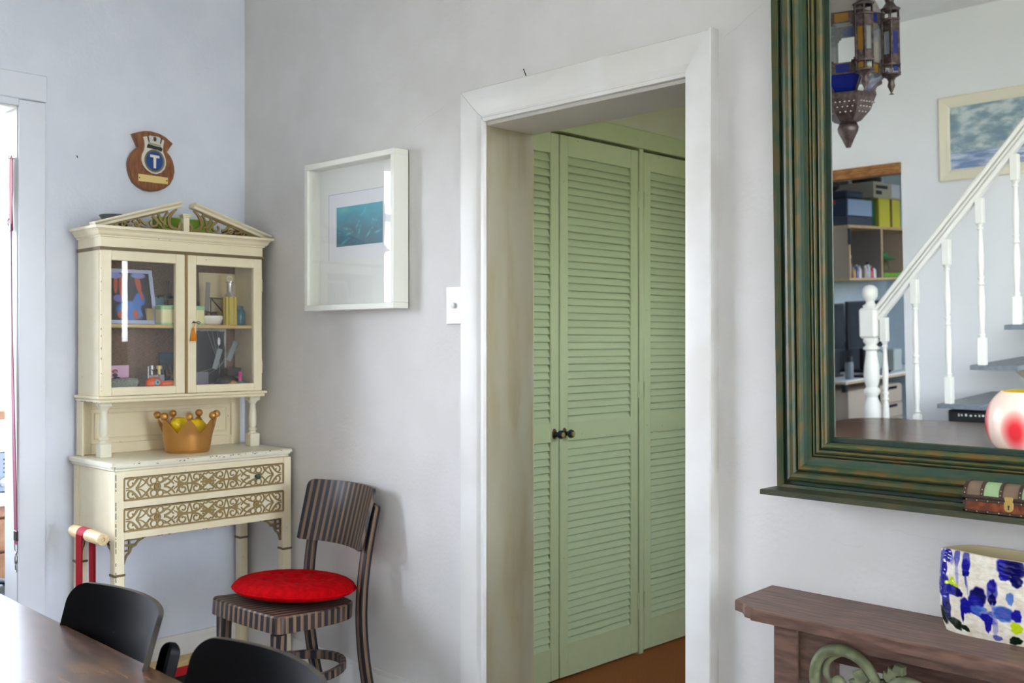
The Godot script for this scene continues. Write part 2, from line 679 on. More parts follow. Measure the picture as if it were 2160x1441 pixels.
func shell():
	struct("floor", boxed(V(-0.11, -0.1, 0), V(6.4, 0, 4.52)), M.floor, "dark timber floor of the dining room", "floor")
	struct("ceiling", boxed(V(-0.11, 3.2, -0.2), V(6.4, 3.3, 4.52)), M.ceiling, "white ceiling of the dining room", "ceiling")
	struct("wall_front", wall_parts([[V(-0.11, 0, -0.2), V(1.459, 3.2, 0)], [V(2.222, 0, -0.2), V(3.8, 3.2, 0)], [V(3.8, 0, -0.2), V(6.4, 0.2, 0)], [V(3.8, 3.0, -0.2), V(6.4, 3.2, 0)], [V(6.25, 0.2, -0.2), V(6.4, 3.0, 0)], [V(1.459, 2.036, -0.2), V(2.222, 3.2, 0)]]), M.wall, "white plaster wall with the doorway and the green framed mirror", "wall")
	struct("wall_left", wall_parts([[V(-0.11, 0, 0), V(0, 3.2, 0.892)], [V(-0.11, 0, 1.95), V(0, 3.2, 4.42)], [V(-0.11, 2.178, 0.892), V(0, 3.2, 1.95)]]), M.wall_sky_tint, "white plaster wall behind the cream cabinet", "wall")
	struct("wall_back", wall_parts([[V(0.835, 0, 4.42), V(6.4, 3.2, 4.52)], [V(-0.11, 2.3, 4.42), V(0.835, 3.2, 4.52)], [V(-0.11, 0, 4.42), V(-0.02, 2.3, 4.52)]]), mat(rgb(244, 244, 243), 0.6), "white wall behind the open staircase, seen in the mirror", "wall")
	struct("wall_right", wall_parts([[V(6.3, 0, 0), V(6.4, 3.2, 0.25)], [V(6.3, 0, 1.0), V(6.4, 3.2, 4.42)], [V(6.3, 2.7, 0.25), V(6.4, 3.2, 1.0)], [V(6.3, 0, 0.25), V(6.4, 0.08, 1.0)]]), M.wall, "white wall at the far right of the dining room", "wall")
	window("window_1", V(3.8, 0.2, -0.12), V(6.25, 3.0, -0.08), 2, 4, "added unseen large window in the front wall that lights the staircase wall")  # unseen window, added to brighten the mirrored stair wall
	window("window_5", V(6.33, 0.08, 0.25), V(6.37, 2.7, 1.0), 2, 1, "added unseen narrow glazed door that lights the cabinet wall")  # unseen opening, added to light the cabinet wall from the front
	struct("trim_1", boxed(V(-0.02, 2.234, 4.395), V(0.833, 2.3, 4.53)), M.lintel, "rough brown timber lintel over the study opening", "lintel")


func window(called: String, lo: Vector3, hi: Vector3, rows: int, cols: int, label: String):
	var o := struct_root(called, label, "window")
	var thin_x := hi.x - lo.x < hi.z - lo.z
	var s := ST()
	var w := 0.05
	bx(s, lo, V(hi.x, lo.y + w, hi.z), 0.004)
	bx(s, V(lo.x, hi.y - w, lo.z), hi, 0.004)
	for k in cols + 1:
		var a := lo
		var b := hi
		if thin_x:
			var z := lerpf(lo.z, hi.z - w, float(k) / cols)
			a = V(lo.x, lo.y + w, z)
			b = V(hi.x, hi.y - w, z + w)
		else:
			var x := lerpf(lo.x, hi.x - w, float(k) / cols)
			a = V(x, lo.y + w, lo.z)
			b = V(x + w, hi.y - w, hi.z)
		bx(s, a, b, 0.004)
	for k in range(1, rows):
		var y := lerpf(lo.y, hi.y, 0.68 if rows == 2 else float(k) / rows)
		bx(s, V(lo.x + 0.002, y, lo.z), V(hi.x - 0.002, y + w, hi.z), 0.004)
	obj("window_frame", s, M.trim, o)
	for k in cols:
		var a := lo.lerp(hi, 0.5)
		var p := ST()
		if thin_x:
			var z0 := lerpf(lo.z, hi.z - w, float(k) / cols) + w
			var z1 := lerpf(lo.z, hi.z - w, float(k + 1) / cols)
			quad(p, V(a.x, lo.y + w, z0), V(a.x, lo.y + w, z1), V(a.x, hi.y - w, z1), V(a.x, hi.y - w, z0))
		else:
			var x0 := lerpf(lo.x, hi.x - w, float(k) / cols) + w
			var x1 := lerpf(lo.x, hi.x - w, float(k + 1) / cols)
			quad(p, V(x0, lo.y + w, a.z), V(x1, lo.y + w, a.z), V(x1, hi.y - w, a.z), V(x0, hi.y - w, a.z))
		obj("pane", p, M.pane, o)


func hall():
	struct("floor_hall", boxed(V(0.4, -0.1, -2.7), V(3.5, 0, 0)), M.coir, "brown ribbed coir carpet in the passage beyond the doorway", "carpet")
	struct("ceiling_hall", boxed(V(0.4, 2.75, -2.7), V(3.5, 2.85, -0.2)), M.wall_hall, "pale ceiling of the passage", "ceiling")
	struct("wall_hall_back", boxed(V(0.4, 0, -2.7), V(3.5, 2.75, -2.6)), M.wall_hall, "pale green end wall of the passage", "wall")
	struct("wall_hall_right", wall_parts([[V(3.4, 0, -2.6), V(3.5, 2.75, -1.3)], [V(3.4, 0, -0.79), V(3.5, 2.75, -0.2)], [V(3.4, 0, -1.3), V(3.5, 1.3, -0.79)], [V(3.4, 2.4, -1.3), V(3.5, 2.75, -0.79)]]), M.wall_hall, "pale green passage wall with a tall window", "wall")
	window("window_2", V(3.43, 1.3, -1.3), V(3.47, 2.4, -0.79), 2, 1, "tall window at the end of the passage")
	# closet that the louvre doors close: header board, wall over it, dark inside
	var o := struct_root("wall_hall_left", "pale green closet surround around the louvred doors", "wall")
	obj("header_board", boxed(V(0.98, 2.183, -2.6), V(1.046, 2.262, -0.2), 0.003), M.green, o)
	obj("wall_panel", boxed(V(0.94, 2.262, -2.6), V(1.03, 2.75, -0.2)), M.wall_hall, o)
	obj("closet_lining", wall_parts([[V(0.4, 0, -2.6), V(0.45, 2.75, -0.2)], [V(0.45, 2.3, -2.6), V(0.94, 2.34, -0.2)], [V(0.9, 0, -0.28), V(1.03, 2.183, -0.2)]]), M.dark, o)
	obj("mullion_post", boxed(V(0.98, 0.0, -1.331), V(1.038, 2.183, -1.302), 0.002), M.green, o)


func kitchen():
	struct("floor_kitchen", boxed(V(-1.5, -0.1, -1.2), V(-0.11, 0, 4.4)), M.floor, "floor of the room beyond the left doorway", "floor")
	struct("ceiling_kitchen", boxed(V(-1.5, 2.9, -1.2), V(-0.11, 3.0, 4.4)), M.ceiling, "ceiling of the room beyond the left doorway", "ceiling")
	struct("wall_kitchen_left", wall_parts([[V(-1.5, 0, -1.2), V(-1.4, 1.0, 4.4)], [V(-1.5, 2.65, -1.2), V(-1.4, 2.9, 4.4)], [V(-1.5, 1.0, -1.2), V(-1.4, 2.65, -0.3)], [V(-1.5, 1.0, 3.2), V(-1.4, 2.65, 4.4)]]), M.wall_sky_tint, "white wall under the bright window beyond the left doorway", "wall")
	struct("wall_kitchen_front", boxed(V(-1.5, 0, -1.3), V(-0.11, 2.9, -1.2)), M.wall_sky_tint, "end wall of the room beyond the left doorway", "wall")
	struct("wall_kitchen_back", boxed(V(-1.5, 0, 4.4), V(-0.11, 2.9, 4.5)), M.wall_sky_tint, "far end wall of the room beyond the left doorway", "wall")
	struct("wall_kitchen_right", boxed(V(-0.11, 0, -1.3), V(-0.02, 2.9, -0.2)), M.wall_sky_tint, "side wall of the room beyond the left doorway", "wall")
	window("window_3", V(-1.47, 1.03, -0.3), V(-1.43, 2.65, 3.2), 2, 4, "bright overexposed window beyond the left doorway")
	struct("trim_2", boxed(V(-1.44, 0.985, -0.3), V(-1.3, 1.028, 3.2), 0.006), M.oak, "brown timber sill under the bright window", "sill")
	var o := struct_root("trim_3", "white tongue and groove boards under the window sill", "panelling")
	for k in 16:
		obj("board", boxed(V(-1.4, 0.0, -0.1 + k * 0.12), V(-1.386, 0.983, -0.1 + k * 0.12 + 0.117), 0.003), M.trim, o)


func study():
	struct("floor_study", boxed(V(-1.05, -0.1, 4.52), V(1.7, 0, 8.1)), M.floor, "floor of the study, seen in the mirror", "floor")
	struct("ceiling_study", boxed(V(-1.05, 2.9, 4.52), V(1.7, 3.0, 8.1)), M.ceiling, "ceiling of the study", "ceiling")
	struct("wall_study_left", boxed(V(-1.05, 0, 4.52), V(-0.95, 2.9, 8.1)), M.wall_study, "pale blue study wall behind the desk, seen in the mirror", "wall")
	struct("wall_study_back", boxed(V(-0.95, 0, 8.0), V(1.6, 2.9, 8.1)), M.wall_study, "pale blue end wall of the study", "wall")
	struct("wall_study_right", wall_parts([[V(1.6, 0, 4.52), V(1.7, 0.9, 8.0)], [V(1.6, 2.4, 4.52), V(1.7, 2.9, 8.0)], [V(1.6, 0.9, 4.52), V(1.7, 2.4, 6.3)], [V(1.6, 0.9, 6.95), V(1.7, 2.4, 8.0)]]), M.wall_study, "study wall with an added window", "wall")
	window("window_4", V(1.63, 0.9, 6.3), V(1.67, 2.4, 6.95), 2, 1, "added unseen study window that lights the shelf unit")  # unseen window, added to light the shelf fronts


func doors_and_trim():
	# casing of the doorway in wall_front, mitred at the top corners
	var o := struct_root("trim_4", "white painted door casing with mitred corners around the passage doorway", "door casing")
	var prof := [Vector2(0, 0), Vector2(0, 0.02), Vector2(0.004, 0.024), Vector2(0.06, 0.024), Vector2(0.075, 0.021), Vector2(0.088, 0.016), Vector2(0.094, 0.017), Vector2(0.098, 0.023), Vector2(0.108, 0.023), Vector2(0.108, 0)]
	var s := ST()
	moulding(s, V(1.351, 0, 0), V(1.351, 2.144, 0), V(1, 0, 0), V(0, 0, 1), prof, 0, 1)
	obj("casing", s, M.trim, o)
	s = ST()
	moulding(s, V(1.3524, 2.144, 0), V(2.3046, 2.144, 0), V(0, -1, 0), V(0, 0, 1), prof, 1, 0.78)
	obj("casing", s, M.trim, o)
	var pr := [Vector2(0, 0), Vector2(0, 0.034), Vector2(0.003, 0.037), Vector2(0.066, 0.037), Vector2(0.078, 0.034), Vector2(0.084, 0.026), Vector2(0.084, 0)]
	s = ST()
	moulding(s, V(2.306, 0, 0), V(2.306, 2.144, 0), V(-1, 0, 0), V(0, 0, 1), pr, 0, 1.28)
	obj("casing", s, M.trim, o)
	obj("jamb", boxed(V(1.447, 0, -0.205), V(1.459, 2.036, 0.012), 0.002), M.jamb, o)
	obj("jamb", boxed(V(2.222, 0, -0.205), V(2.234, 2.036, 0.012), 0.002), M.jamb, o)
	obj("head_lining", boxed(V(1.459, 2.024, -0.205), V(2.222, 2.036, 0.012), 0.002), mat(rgb(196, 192, 184), 0.6), o)  # shade under the door head is put into this darker colour
	# casing of the doorway in wall_left
	o = struct_root("trim_5", "white flat door casing around the doorway to the bright room", "door casing")
	obj("casing", boxed(V(0, 0, 0.805), V(0.014, 2.2, 0.896), 0.002), M.casing_cool, o)
	obj("casing", boxed(V(0, 0, 1.946), V(0.014, 2.2, 2.036), 0.002), M.casing_cool, o)
	obj("head_casing", boxed(V(0, 2.203, 0.80), V(0.016, 2.297, 2.04), 0.003), M.casing_cool, o)
	obj("casing_fillet", boxed(V(0, 2.178, 0.896), V(0.014, 2.203, 1.946), 0.002), M.casing_cool, o)
	obj("jamb", boxed(V(-0.115, 0, 0.892), V(0.006, 2.178, 0.9), 0.002), mat(rgb(186, 187, 184), 0.6), o)  # white trim paint, greyed here to hold back the strong window light
	obj("jamb", boxed(V(-0.115, 0, 1.942), V(0.006, 2.178, 1.95), 0.002), M.trim, o)
	obj("head_lining", boxed(V(-0.115, 2.17, 0.9), V(0.006, 2.178, 1.942), 0.002), M.trim, o)
	# skirting: low boards whose top edge shows as a line behind the chair
	var sk := [Vector2(0, 0), Vector2(0, 0.017), Vector2(0.17, 0.017), Vector2(0.185, 0.011), Vector2(0.2, 0.009), Vector2(0.2, 0)]
	s = ST()
	moulding(s, V(0.0, 0, 0.805), V(0.0, 0, 0.0), V(0, 1, 0), V(1, 0, 0), sk)
	struct("baseboard_left", s, M.trim, "white skirting board under the wall behind the cabinet", "skirting")
	s = ST()
	moulding(s, V(0.0, 0, 0.0), V(1.351, 0, 0.0), V(0, 1, 0), V(0, 0, 1), sk)
	struct("baseboard_front", s, M.trim, "white skirting board behind the striped chair", "skirting")
	s = ST()
	moulding(s, V(2.306, 0, 0.0), V(6.3, 0, 0.0), V(0, 1, 0), V(0, 0, 1), sk)
	struct("baseboard_front", s, M.trim, "white skirting board behind the console table", "skirting")


func louvre_doors():
	var pitch := 0.0295
	var rng := RandomNumberGenerator.new()
	rng.seed = 5
	# a slat 400 mm long: thin, rounded at the lower lip
	var sl := ST()
	extrude(sl, [Vector2(-0.003, -0.0215), Vector2(0.003, -0.0215), Vector2(0.0036, -0.018), Vector2(0.0036, 0.018), Vector2(0.003, 0.021), Vector2(-0.003, 0.021), Vector2(-0.0036, 0.018), Vector2(-0.0036, -0.018)], -0.2, 0.2)
	sl.generate_normals()
	var slat := sl.commit()
	var says := ["leftmost louvred closet door, mostly hidden by the jamb, with a knob", "middle louvred closet door with a dark knob, fully in view", "rightmost louvred closet door, cut off by the casing"]
	var z_first := [-0.29, -0.795, -1.334]
	for k in 3:
		var at := V(1.036, 0.012, z_first[k])
		var o := thing("door_%d" % (k + 1), says[k], "closet door", at)
		o.set_meta("kind", "structure")
		var w := 0.502
		# the door's own x axis runs along world -z
		o.rotation.y = PI / 2
		var top := 2.16
		obj("stile", boxed(V(0.001, 0, -0.032), V(0.05, top, 0), 0.003), M.green, o)
		obj("stile", boxed(V(w - 0.05, 0, -0.032), V(w - 0.001, top, 0), 0.003), M.green, o)
		obj("top_rail", boxed(V(0.05, 2.08, -0.03), V(w - 0.05, top, -0.002)), M.green, o)
		obj("middle_rail", boxed(V(0.05, 0.941, -0.03), V(w - 0.05, 1.015, -0.002)), M.green, o)
		obj("bottom_rail", boxed(V(0.05, 0, -0.03), V(w - 0.05, 0.128, -0.002)), M.green, o)
		for band in [[0.128, 0.941], [1.015, 2.08]]:
			var n := int(roundf((band[1] - band[0]) / pitch))
			var step: float = (band[1] - band[0]) / n
			for i in n:
				var y: float = band[0] + (i + 0.5) * step
				var lean := deg_to_rad(-27.0 + rng.randf_range(-2.0, 2.0))
				# slat section: local x is thickness, y its height, z its length -> turned to run along the door
				var b := Basis(Vector3.UP, PI / 2)
				b = Basis(Vector3.RIGHT, lean) * b
				inst("slat", slat, M.slat, o, Transform3D(b, V(w / 2, y, -0.016 + rng.randf_range(-0.001, 0.001))))
		if k < 2:
			var kx := w - 0.026 if k == 0 else 0.03
			var kn := ST()
			var xf := Transform3D(Basis(Vector3.RIGHT, PI / 2), V(kx, 0.972, 0.0))
			lathe(kn, [Vector2(0, 0), Vector2(0.012, 0), Vector2(0.01, 0.006), Vector2(0.007, 0.02), Vector2(0.016, 0.026), Vector2(0.0175, 0.032), Vector2(0.015, 0.04), Vector2(0.009, 0.044), Vector2(0, 0.045)], 20, xf)
			var knob := obj("knob", kn, mat(rgb(20, 36, 48), 0.2), o)
			knob.set_meta("label", "dark blue porcelain knob with a brass cap")
			obj("knob_cap", lathed([Vector2(0.010, 0.0436), Vector2(0.009, 0.047), Vector2(0.004, 0.048), Vector2(0.0, 0.048)], 16, xf), M.brass, knob)
			var esc := ST()
			lathe(esc, [Vector2(0.017, 0), Vector2(0.0165, 0.0015), Vector2(0, 0.0016)], 9, Transform3D(Basis(V(1, 0, 0), PI / 2), V(kx - 0.004, 0.974, 0.0)), 0.8, 1.25)
			obj("worn_patch", esc, mat(rgb(112, 66, 34), 0.7), o)
		if k > 0:
			for y in [1.95, 1.13, 0.22]:
				var hx: float = w - 0.004 if k == 1 else 0.004
				obj("hinge", boxed(V(hx - 0.003, y - 0.035, -0.001), V(hx + 0.003, y + 0.035, 0.004), 0.001), M.green, o)


# things drawn at their place are given their own origin at the base
func rebase(o: Node3D, base: Vector3) -> Node3D:
	for c in o.get_children():
		c.position -= base
	o.position = base
	return o


func T(x: float, y: float, z: float, b := Basis()) -> Transform3D:
	return Transform3D(b, V(x, y, z))


# sawn scroll fret for one half of a drawer front, x from 0 (end) to 0.315 (middle), y within +-0.037
func fret_half() -> Array:
	var l := []
	for sy in [1.0, -1.0]:
		var half := []
		half.append([spiral(Vector2(0.028, 0.017), 0.017, 0.004, 60, 420, 18), 0.0021])
		half.append([bez(Vector2(0.009, 0.004), Vector2(0.03, -0.002), Vector2(0.052, 0.036)), taper(9, 0.0014, 0.0034)])
		half.append([bez(Vector2(0.045, 0.0), Vector2(0.056, 0.012), Vector2(0.064, 0.034)), taper(9, 0.003, 0.0014)])
		half.append([bez(Vector2(0.055, 0.033), Vector2(0.07, 0.034), Vector2(0.094, 0.003)), 0.002])
		half.append([bez(Vector2(0.05, 0.002), Vector2(0.075, 0.006), Vector2(0.09, 0.034)), 0.0018])
		half.append([bez(Vector2(0.082, 0.019), Vector2(0.088, 0.026), Vector2(0.078, 0.029), 5), taper(6, 0.003, 0.001)])
		half.append([arc(Vector2(0.108, 0.022), 0.0115, 0, 360, 16), 0.0017])
		half.append([arc(Vector2(0.132, 0.024), 0.0105, 0, 360, 16), 0.0017])
		half.append([bez(Vector2(0.094, 0.003), Vector2(0.104, 0.012), Vector2(0.12, 0.012)), taper(9, 0.0034, 0.0016)])
		half.append([bez(Vector2(0.118, 0.010), Vector2(0.14, 0.008), Vector2(0.17, 0.034)), 0.0018])
		half.append([bez(Vector2(0.142, 0.022), Vector2(0.156, 0.034), Vector2(0.182, 0.004)), 0.0019])
		half.append([bez(Vector2(0.146, 0.002), Vector2(0.168, 0.004), Vector2(0.186, 0.03)), taper(9, 0.003, 0.0018)])
		half.append([bez(Vector2(0.214, 0.002), Vector2(0.196, 0.004), Vector2(0.182, 0.016)), taper(9, 0.004, 0.0008)])
		half.append([bez(Vector2(0.214, 0.002), Vector2(0.198, 0.012), Vector2(0.192, 0.03)), taper(9, 0.004, 0.001)])
		half.append([spiral(Vector2(0.217, 0.018), 0.0165, 0.004, 200, -150, 18), 0.002])
		half.append([bez(Vector2(0.232, 0.002), Vector2(0.236, 0.02), Vector2(0.242, 0.036)), 0.0018])
		half.append([bez(Vector2(0.253, 0.002), Vector2(0.248, 0.02), Vector2(0.242, 0.036)), 0.0018])
		half.append([spiral(Vector2(0.267, 0.018), 0.0165, 0.004, -20, 330, 18), 0.002])
		half.append([bez(Vector2(0.252, 0.002), Vector2(0.285, 0.004), Vector2(0.298, 0.03)), taper(9, 0.0036, 0.0016)])
		half.append([bez(Vector2(0.283, 0.03), Vector2(0.298, 0.016), Vector2(0.315, 0.002)), taper(9, 0.0016, 0.0036)])
		half.append([bez(Vector2(0.298, 0.031), Vector2(0.306, 0.022), Vector2(0.315, 0.034)), 0.0019])
		half.append([bez(Vector2(0.292, 0.008), Vector2(0.304, 0.012), Vector2(0.3, 0.018), 5), taper(6, 0.003, 0.001)])
		for q in half:
			var line := []
			for p in q[0]:
				line.append(Vector2(p.x, p.y * sy))
			l.append([line, q[1]])
	l.append([[Vector2(0.196, 0), Vector2(0.232, 0)], [0.0015, 0.005]])
	l.append([[Vector2(0.232, 0), Vector2(0.253, 0)], 0.0026])
	l.append([[Vector2(0.285, 0), Vector2(0.315, 0)], [0.002, 0.006]])
	for q in l:
		if q[1] is Array:
			for i in q[1].size(): q[1][i] *= 1.25
		else:
			q[1] *= 1.25
	return l


func cabinet():
	var o := thing("display_cabinet", "tall cream painted cabinet in the corner with glazed doors, broken pediment and gold fretwork drawers", "cabinet")
	var c: Material = M.cream
	var front := Transform3D(Basis(Vector3.UP, PI / 2), Vector3.ZERO)   # local x -> world -z, local z -> world x
	# ---- base: table with two drawers
	var top := ST()
	var tp := [Vector2(0, 0), Vector2(0.004, 0.004), Vector2(0.004, 0.009), Vector2(0.012, 0.013), Vector2(0.014, 0.02), Vector2(0.014, 0.026), Vector2(0.009, 0.03), Vector2(0, 0.03)]
	bx(top, V(0.02, 0.906, 0.03), V(0.368, 0.9365, 0.712))
	moulding(top, V(0.368, 0.906, 0.712), V(0.368, 0.906, 0.03), V(0, 1, 0), V(1, 0, 0), flip_profile(tp), 0, 0)
	moulding(top, V(0.02, 0.906, 0.712), V(0.368, 0.906, 0.712), V(0, 1, 0), V(0, 0, 1), flip_profile(tp), 0, 0)
	moulding(top, V(0.368, 0.906, 0.03), V(0.02, 0.906, 0.03), V(0, 1, 0), V(0, 0, -1), flip_profile(tp), 0, 0)
	bx(top, V(0.366, 0.932, 0.018), V(0.378, 0.9364, 0.724), 0.001)
	bx(top, V(0.366, 0.925, 0.017), V(0.3815, 0.933, 0.7255), 0.001)
	obj("table_top", top, M.cream_pale, o)
	obj("side_panel", boxed(V(0.05, 0.665, 0.694), V(0.345, 0.906, 0.702)), c, o)
	obj("side_panel", boxed(V(0.05, 0.665, 0.03), V(0.345, 0.906, 0.038)), c, o)
	var rails := ST()
	bx(rails, V(0.05, 0.664, 0.70), V(0.345, 0.684, 0.7035), 0.001)
	bx(rails, V(0.345, 0.672, 0.05), V(0.372, 0.6985, 0.684), 0.002)
	bx(rails, V(0.345, 0.78, 0.05), V(0.372, 0.804, 0.684), 0.001)
	bx(rails, V(0.345, 0.884, 0.05), V(0.372, 0.906, 0.684), 0.001)
	bx(rails, V(0.02, 0.665, 0.03), V(0.03, 0.906, 0.70))
	obj("apron", rails, c, o)
	for q in [[0.357, 0.697, 0], [0.357, 0.036, 0], [0.038, 0.692, 1], [0.038, 0.036, 1]]:
		var lg := ST()
		var w := 0.0185
		box(lg, V(q[0], 0.45, q[1]), V(w * 2, 0.912, w * 2 - 0.003), 0.0015)
		var leg := obj("leg", lg, c, o)
		obj("gold_ring", lathed([Vector2(0.024, -0.0045), Vector2(0.028, -0.004), Vector2(0.028, 0.004), Vector2(0.024, 0.0045)], 4, T(q[0], 0.554, q[1], Basis(Vector3.UP, PI / 4))), M.gold_edge, leg)
	for k in 2:
		var y: float = 0.8445 if k == 0 else 0.7385
		var dz := 0.367
		var d := ST()
		box(d, V(0.362, y, dz), V(0.02, 0.078, 0.63), 0.001)
		var dr := obj("drawer", d, M.cream_pale, o)
		var fr := ST()
		var xf := front * T(-dz, y, 0.372)
		for q in [[V(0, 0.0365, 0), V(0.632, 0.005, 0.004)], [V(0, -0.0365, 0), V(0.632, 0.005, 0.004)], [V(-0.3135, 0, 0), V(0.006, 0.074, 0.004)], [V(0.3135, 0, 0), V(0.006, 0.074, 0.004)]]:
			box(fr, xf * (q[0] + V(0, 0, 0.002)), V(q[1].z, q[1].y, q[1].x))
		var layer := 0
		for q in fret_half():
			for sx in [-1.0, 1.0]:
				var line := []
				for p in q[0]:
					line.append(Vector2(sx * (0.315 - p.x), p.y))
				layer += 1
				strip(fr, line, q[1], 0.0024 + layer * 0.000018, xf)
		var f := obj("fretwork", fr, M.gold_paint, dr)
		f.set_meta("label", "gold sawn scroll fretwork")
		for sx in [-1.0, 1.0]:
			var rx := front * T(-dz + sx * 0.195, y, 0.3752, Basis(Vector3.RIGHT, PI / 2))
			if k == 0 and sx > 0:
				obj("knob", lathed([Vector2(0.006, 0), Vector2(0.005, 0.008), Vector2(0.009, 0.013), Vector2(0.0095, 0.018), Vector2(0.006, 0.022), Vector2(0, 0.023)], 14, rx), mat(rgb(58, 84, 70), 0.4, 0.4), dr)
			else:
				obj("rosette", lathed([Vector2(0.0125, 0), Vector2(0.0125, 0.003), Vector2(0.010, 0.0045), Vector2(0.008, 0.003), Vector2(0.004, 0.0034), Vector2(0.003, 0.001), Vector2(0, 0.001)], 18, rx), M.gold_paint, dr)
	# pierced gold corner brackets under the apron
	for q in [[0.0, 1.0], [1.0, -1.0]]:
		for side in 2:
			var xf: Transform3D
			if side == 0:
				xf = front * T(-0.679 + q[0] * 0.626, 0.672, 0.354)
			else:
				xf = T(0.057 + q[0] * 0.283, 0.665, 0.695)
			var b := ST()
			var flipx: float = q[1]
			var thin := 0.0057
			for line in [[Vector2(0.003, 0), Vector2(0.003, -0.085)], [Vector2(0, -0.003), Vector2(0.075, -0.003)], bez(Vector2(0.07, -0.004), Vector2(0.05, -0.012), Vector2(0.046, -0.026)), bez(Vector2(0.046, -0.026), Vector2(0.034, -0.024), Vector2(0.028, -0.036)), bez(Vector2(0.03, -0.034), Vector2(0.024, -0.052), Vector2(0.016, -0.054)), bez(Vector2(0.018, -0.052), Vector2(0.008, -0.064), Vector2(0.004, -0.085)), [Vector2(0.024, 0), Vector2(0.024, -0.042)], [Vector2(0.0, -0.022), Vector2(0.046, -0.022)], [Vector2(0.004, -0.04), Vector2(0.028, -0.04)]]:
				var l2 := []
				for p in line:
					l2.append(Vector2(p.x * flipx, p.y))
				thin += 0.00006
				strip(b, l2, 0.0034, thin, xf)
			obj("corner_bracket", b, M.gold_edge, o)
	# ---- lower back panel and columns
	var bp := ST()
	bx(bp, V(0.022, 0.9365, 0.045), V(0.032, 1.135, 0.695))
	for q in [[V(0.032, 0.9365, 0.045), V(0.044, 1.135, 0.085)], [V(0.032, 0.9365, 0.655), V(0.044, 1.135, 0.695)], [V(0.032, 0.9365, 0.085), V(0.044, 0.975, 0.655)], [V(0.032, 1.1, 0.085), V(0.044, 1.135, 0.655)]]:
		bx(bp, q[0], q[1], 0.002)
	for q in [[V(0.032, 0.99, 0.1), V(0.04, 0.996, 0.64)], [V(0.032, 1.082, 0.1), V(0.04, 1.088, 0.64)], [V(0.032, 0.99, 0.1), V(0.04, 1.088, 0.106)], [V(0.032, 0.99, 0.634), V(0.04, 1.088, 0.64)]]:
		bx(bp, q[0], q[1], 0.002)
	bx(bp, V(0.022, 0.9365, 0.693), V(0.075, 1.135, 0.7), 0.002)
	obj("back_panel", bp, c, o)
	for z in [0.66, 0.062]:
		var cs := ST()
		var x := 0.165
		box(cs, V(x, 0.9615, z), V(0.042, 0.05, 0.042), 0.003)
		lathe(cs, [Vector2(0.020, 0.986), Vector2(0.014, 0.99), Vector2(0.012, 0.996), Vector2(0.017, 1.0), Vector2(0.017, 1.004), Vector2(0.011, 1.01), Vector2(0.015, 1.02), Vector2(0.0155, 1.05), Vector2(0.011, 1.1), Vector2(0.013, 1.106), Vector2(0.02, 1.114), Vector2(0.02, 1.118), Vector2(0.013, 1.12)], 18, T(x, 0, z))
		box(cs, V(x, 1.1255, z), V(0.044, 0.019, 0.044), 0.003)
		obj("column", cs, M.cream_pale, o)
	var ledge := ST()
	bx(ledge, V(0.022, 1.134, 0.042), V(0.226, 1.146, 0.704), 0.003)
	bx(ledge, V(0.022, 1.146, 0.036), V(0.234, 1.156, 0.71), 0.003)
	obj("ledge", ledge, c, o)
	# ---- glazed case
	var cz0 := 0.05
	var cz1 := 0.694
	obj("case_side", boxed(V(0.022, 1.156, cz1 - 0.014), V(0.2, 1.68, cz1), 0.001), c, o)
	obj("case_side", boxed(V(0.022, 1.156, cz0), V(0.2, 1.68, cz0 + 0.014), 0.001), c, o)
	obj("case_floor", boxed(V(0.022, 1.156, cz0 + 0.014), V(0.2, 1.172, cz1 - 0.014)), M.shelf, o)
	obj("case_roof", boxed(V(0.022, 1.662, cz0 + 0.014), V(0.2, 1.68, cz1 - 0.014)), c, o)
	obj("case_back", boxed(V(0.022, 1.172, cz0 + 0.014), V(0.034, 1.662, cz1 - 0.014)), M.hessian, o)
	obj("inner_shelf", boxed(V(0.034, 1.4, cz0 + 0.014), V(0.196, 1.413, cz1 - 0.014), 0.002), M.shelf, o)
	for k in 2:
		var z1: float = 0.692 if k == 0 else 0.368
		var z0: float = 0.378 if k == 0 else 0.052
		var d := ST()
		var fz := 0.036
		bx(d, V(0.2, 1.157, z0), V(0.22, 1.674, z0 + fz), 0.002)
		bx(d, V(0.2, 1.157, z1 - fz), V(0.22, 1.674, z1), 0.002)
		bx(d, V(0.2, 1.157, z0 + fz), V(0.22, 1.187, z1 - fz), 0.002)
		bx(d, V(0.2, 1.638, z0 + fz), V(0.22, 1.674, z1 - fz), 0.002)
		var dr := obj("door", d, c, o)
		var g := ST()
		quad(g, V(0.208, 1.187, z1 - fz), V(0.208, 1.187, z0 + fz), V(0.208, 1.638, z0 + fz), V(0.208, 1.638, z1 - fz))
		obj("glass_pane", g, M.pane, dr)
		var hz: float = z1 - 0.002 if k == 0 else z0 + 0.002
		for y in [1.25, 1.57]:
			obj("hinge", boxed(V(0.205, y - 0.025, hz - 0.003), V(0.222, y + 0.025, hz + 0.003), 0.001), M.cream, dr)
	obj("gold_strip", boxed(V(0.204, 1.157, 0.368), V(0.2225, 1.674, 0.378), 0.001), M.gold_paint, o)
	obj("gold_band", wall_parts([[V(0.022, 1.673, 0.045), V(0.2245, 1.684, 0.699)]]), M.gold_edge, o)
	obj("frieze", boxed(V(0.022, 1.683, 0.05), V(0.221, 1.724, 0.694), 0.001), c, o)
	# cornice, mitred round three sides
	var cn := ST()
	var cp := [Vector2(0, 0), Vector2(0.006, 0.002), Vector2(0.006, 0.006), Vector2(0.011, 0.008), Vector2(0.015, 0.013), Vector2(0.018, 0.02), Vector2(0.024, 0.026), Vector2(0.032, 0.029), Vector2(0.032, 0.038), Vector2(0.0, 0.038)]
	corn(cn, 0.022, 0.221, 0.05, 0.694, 1.718, cp)
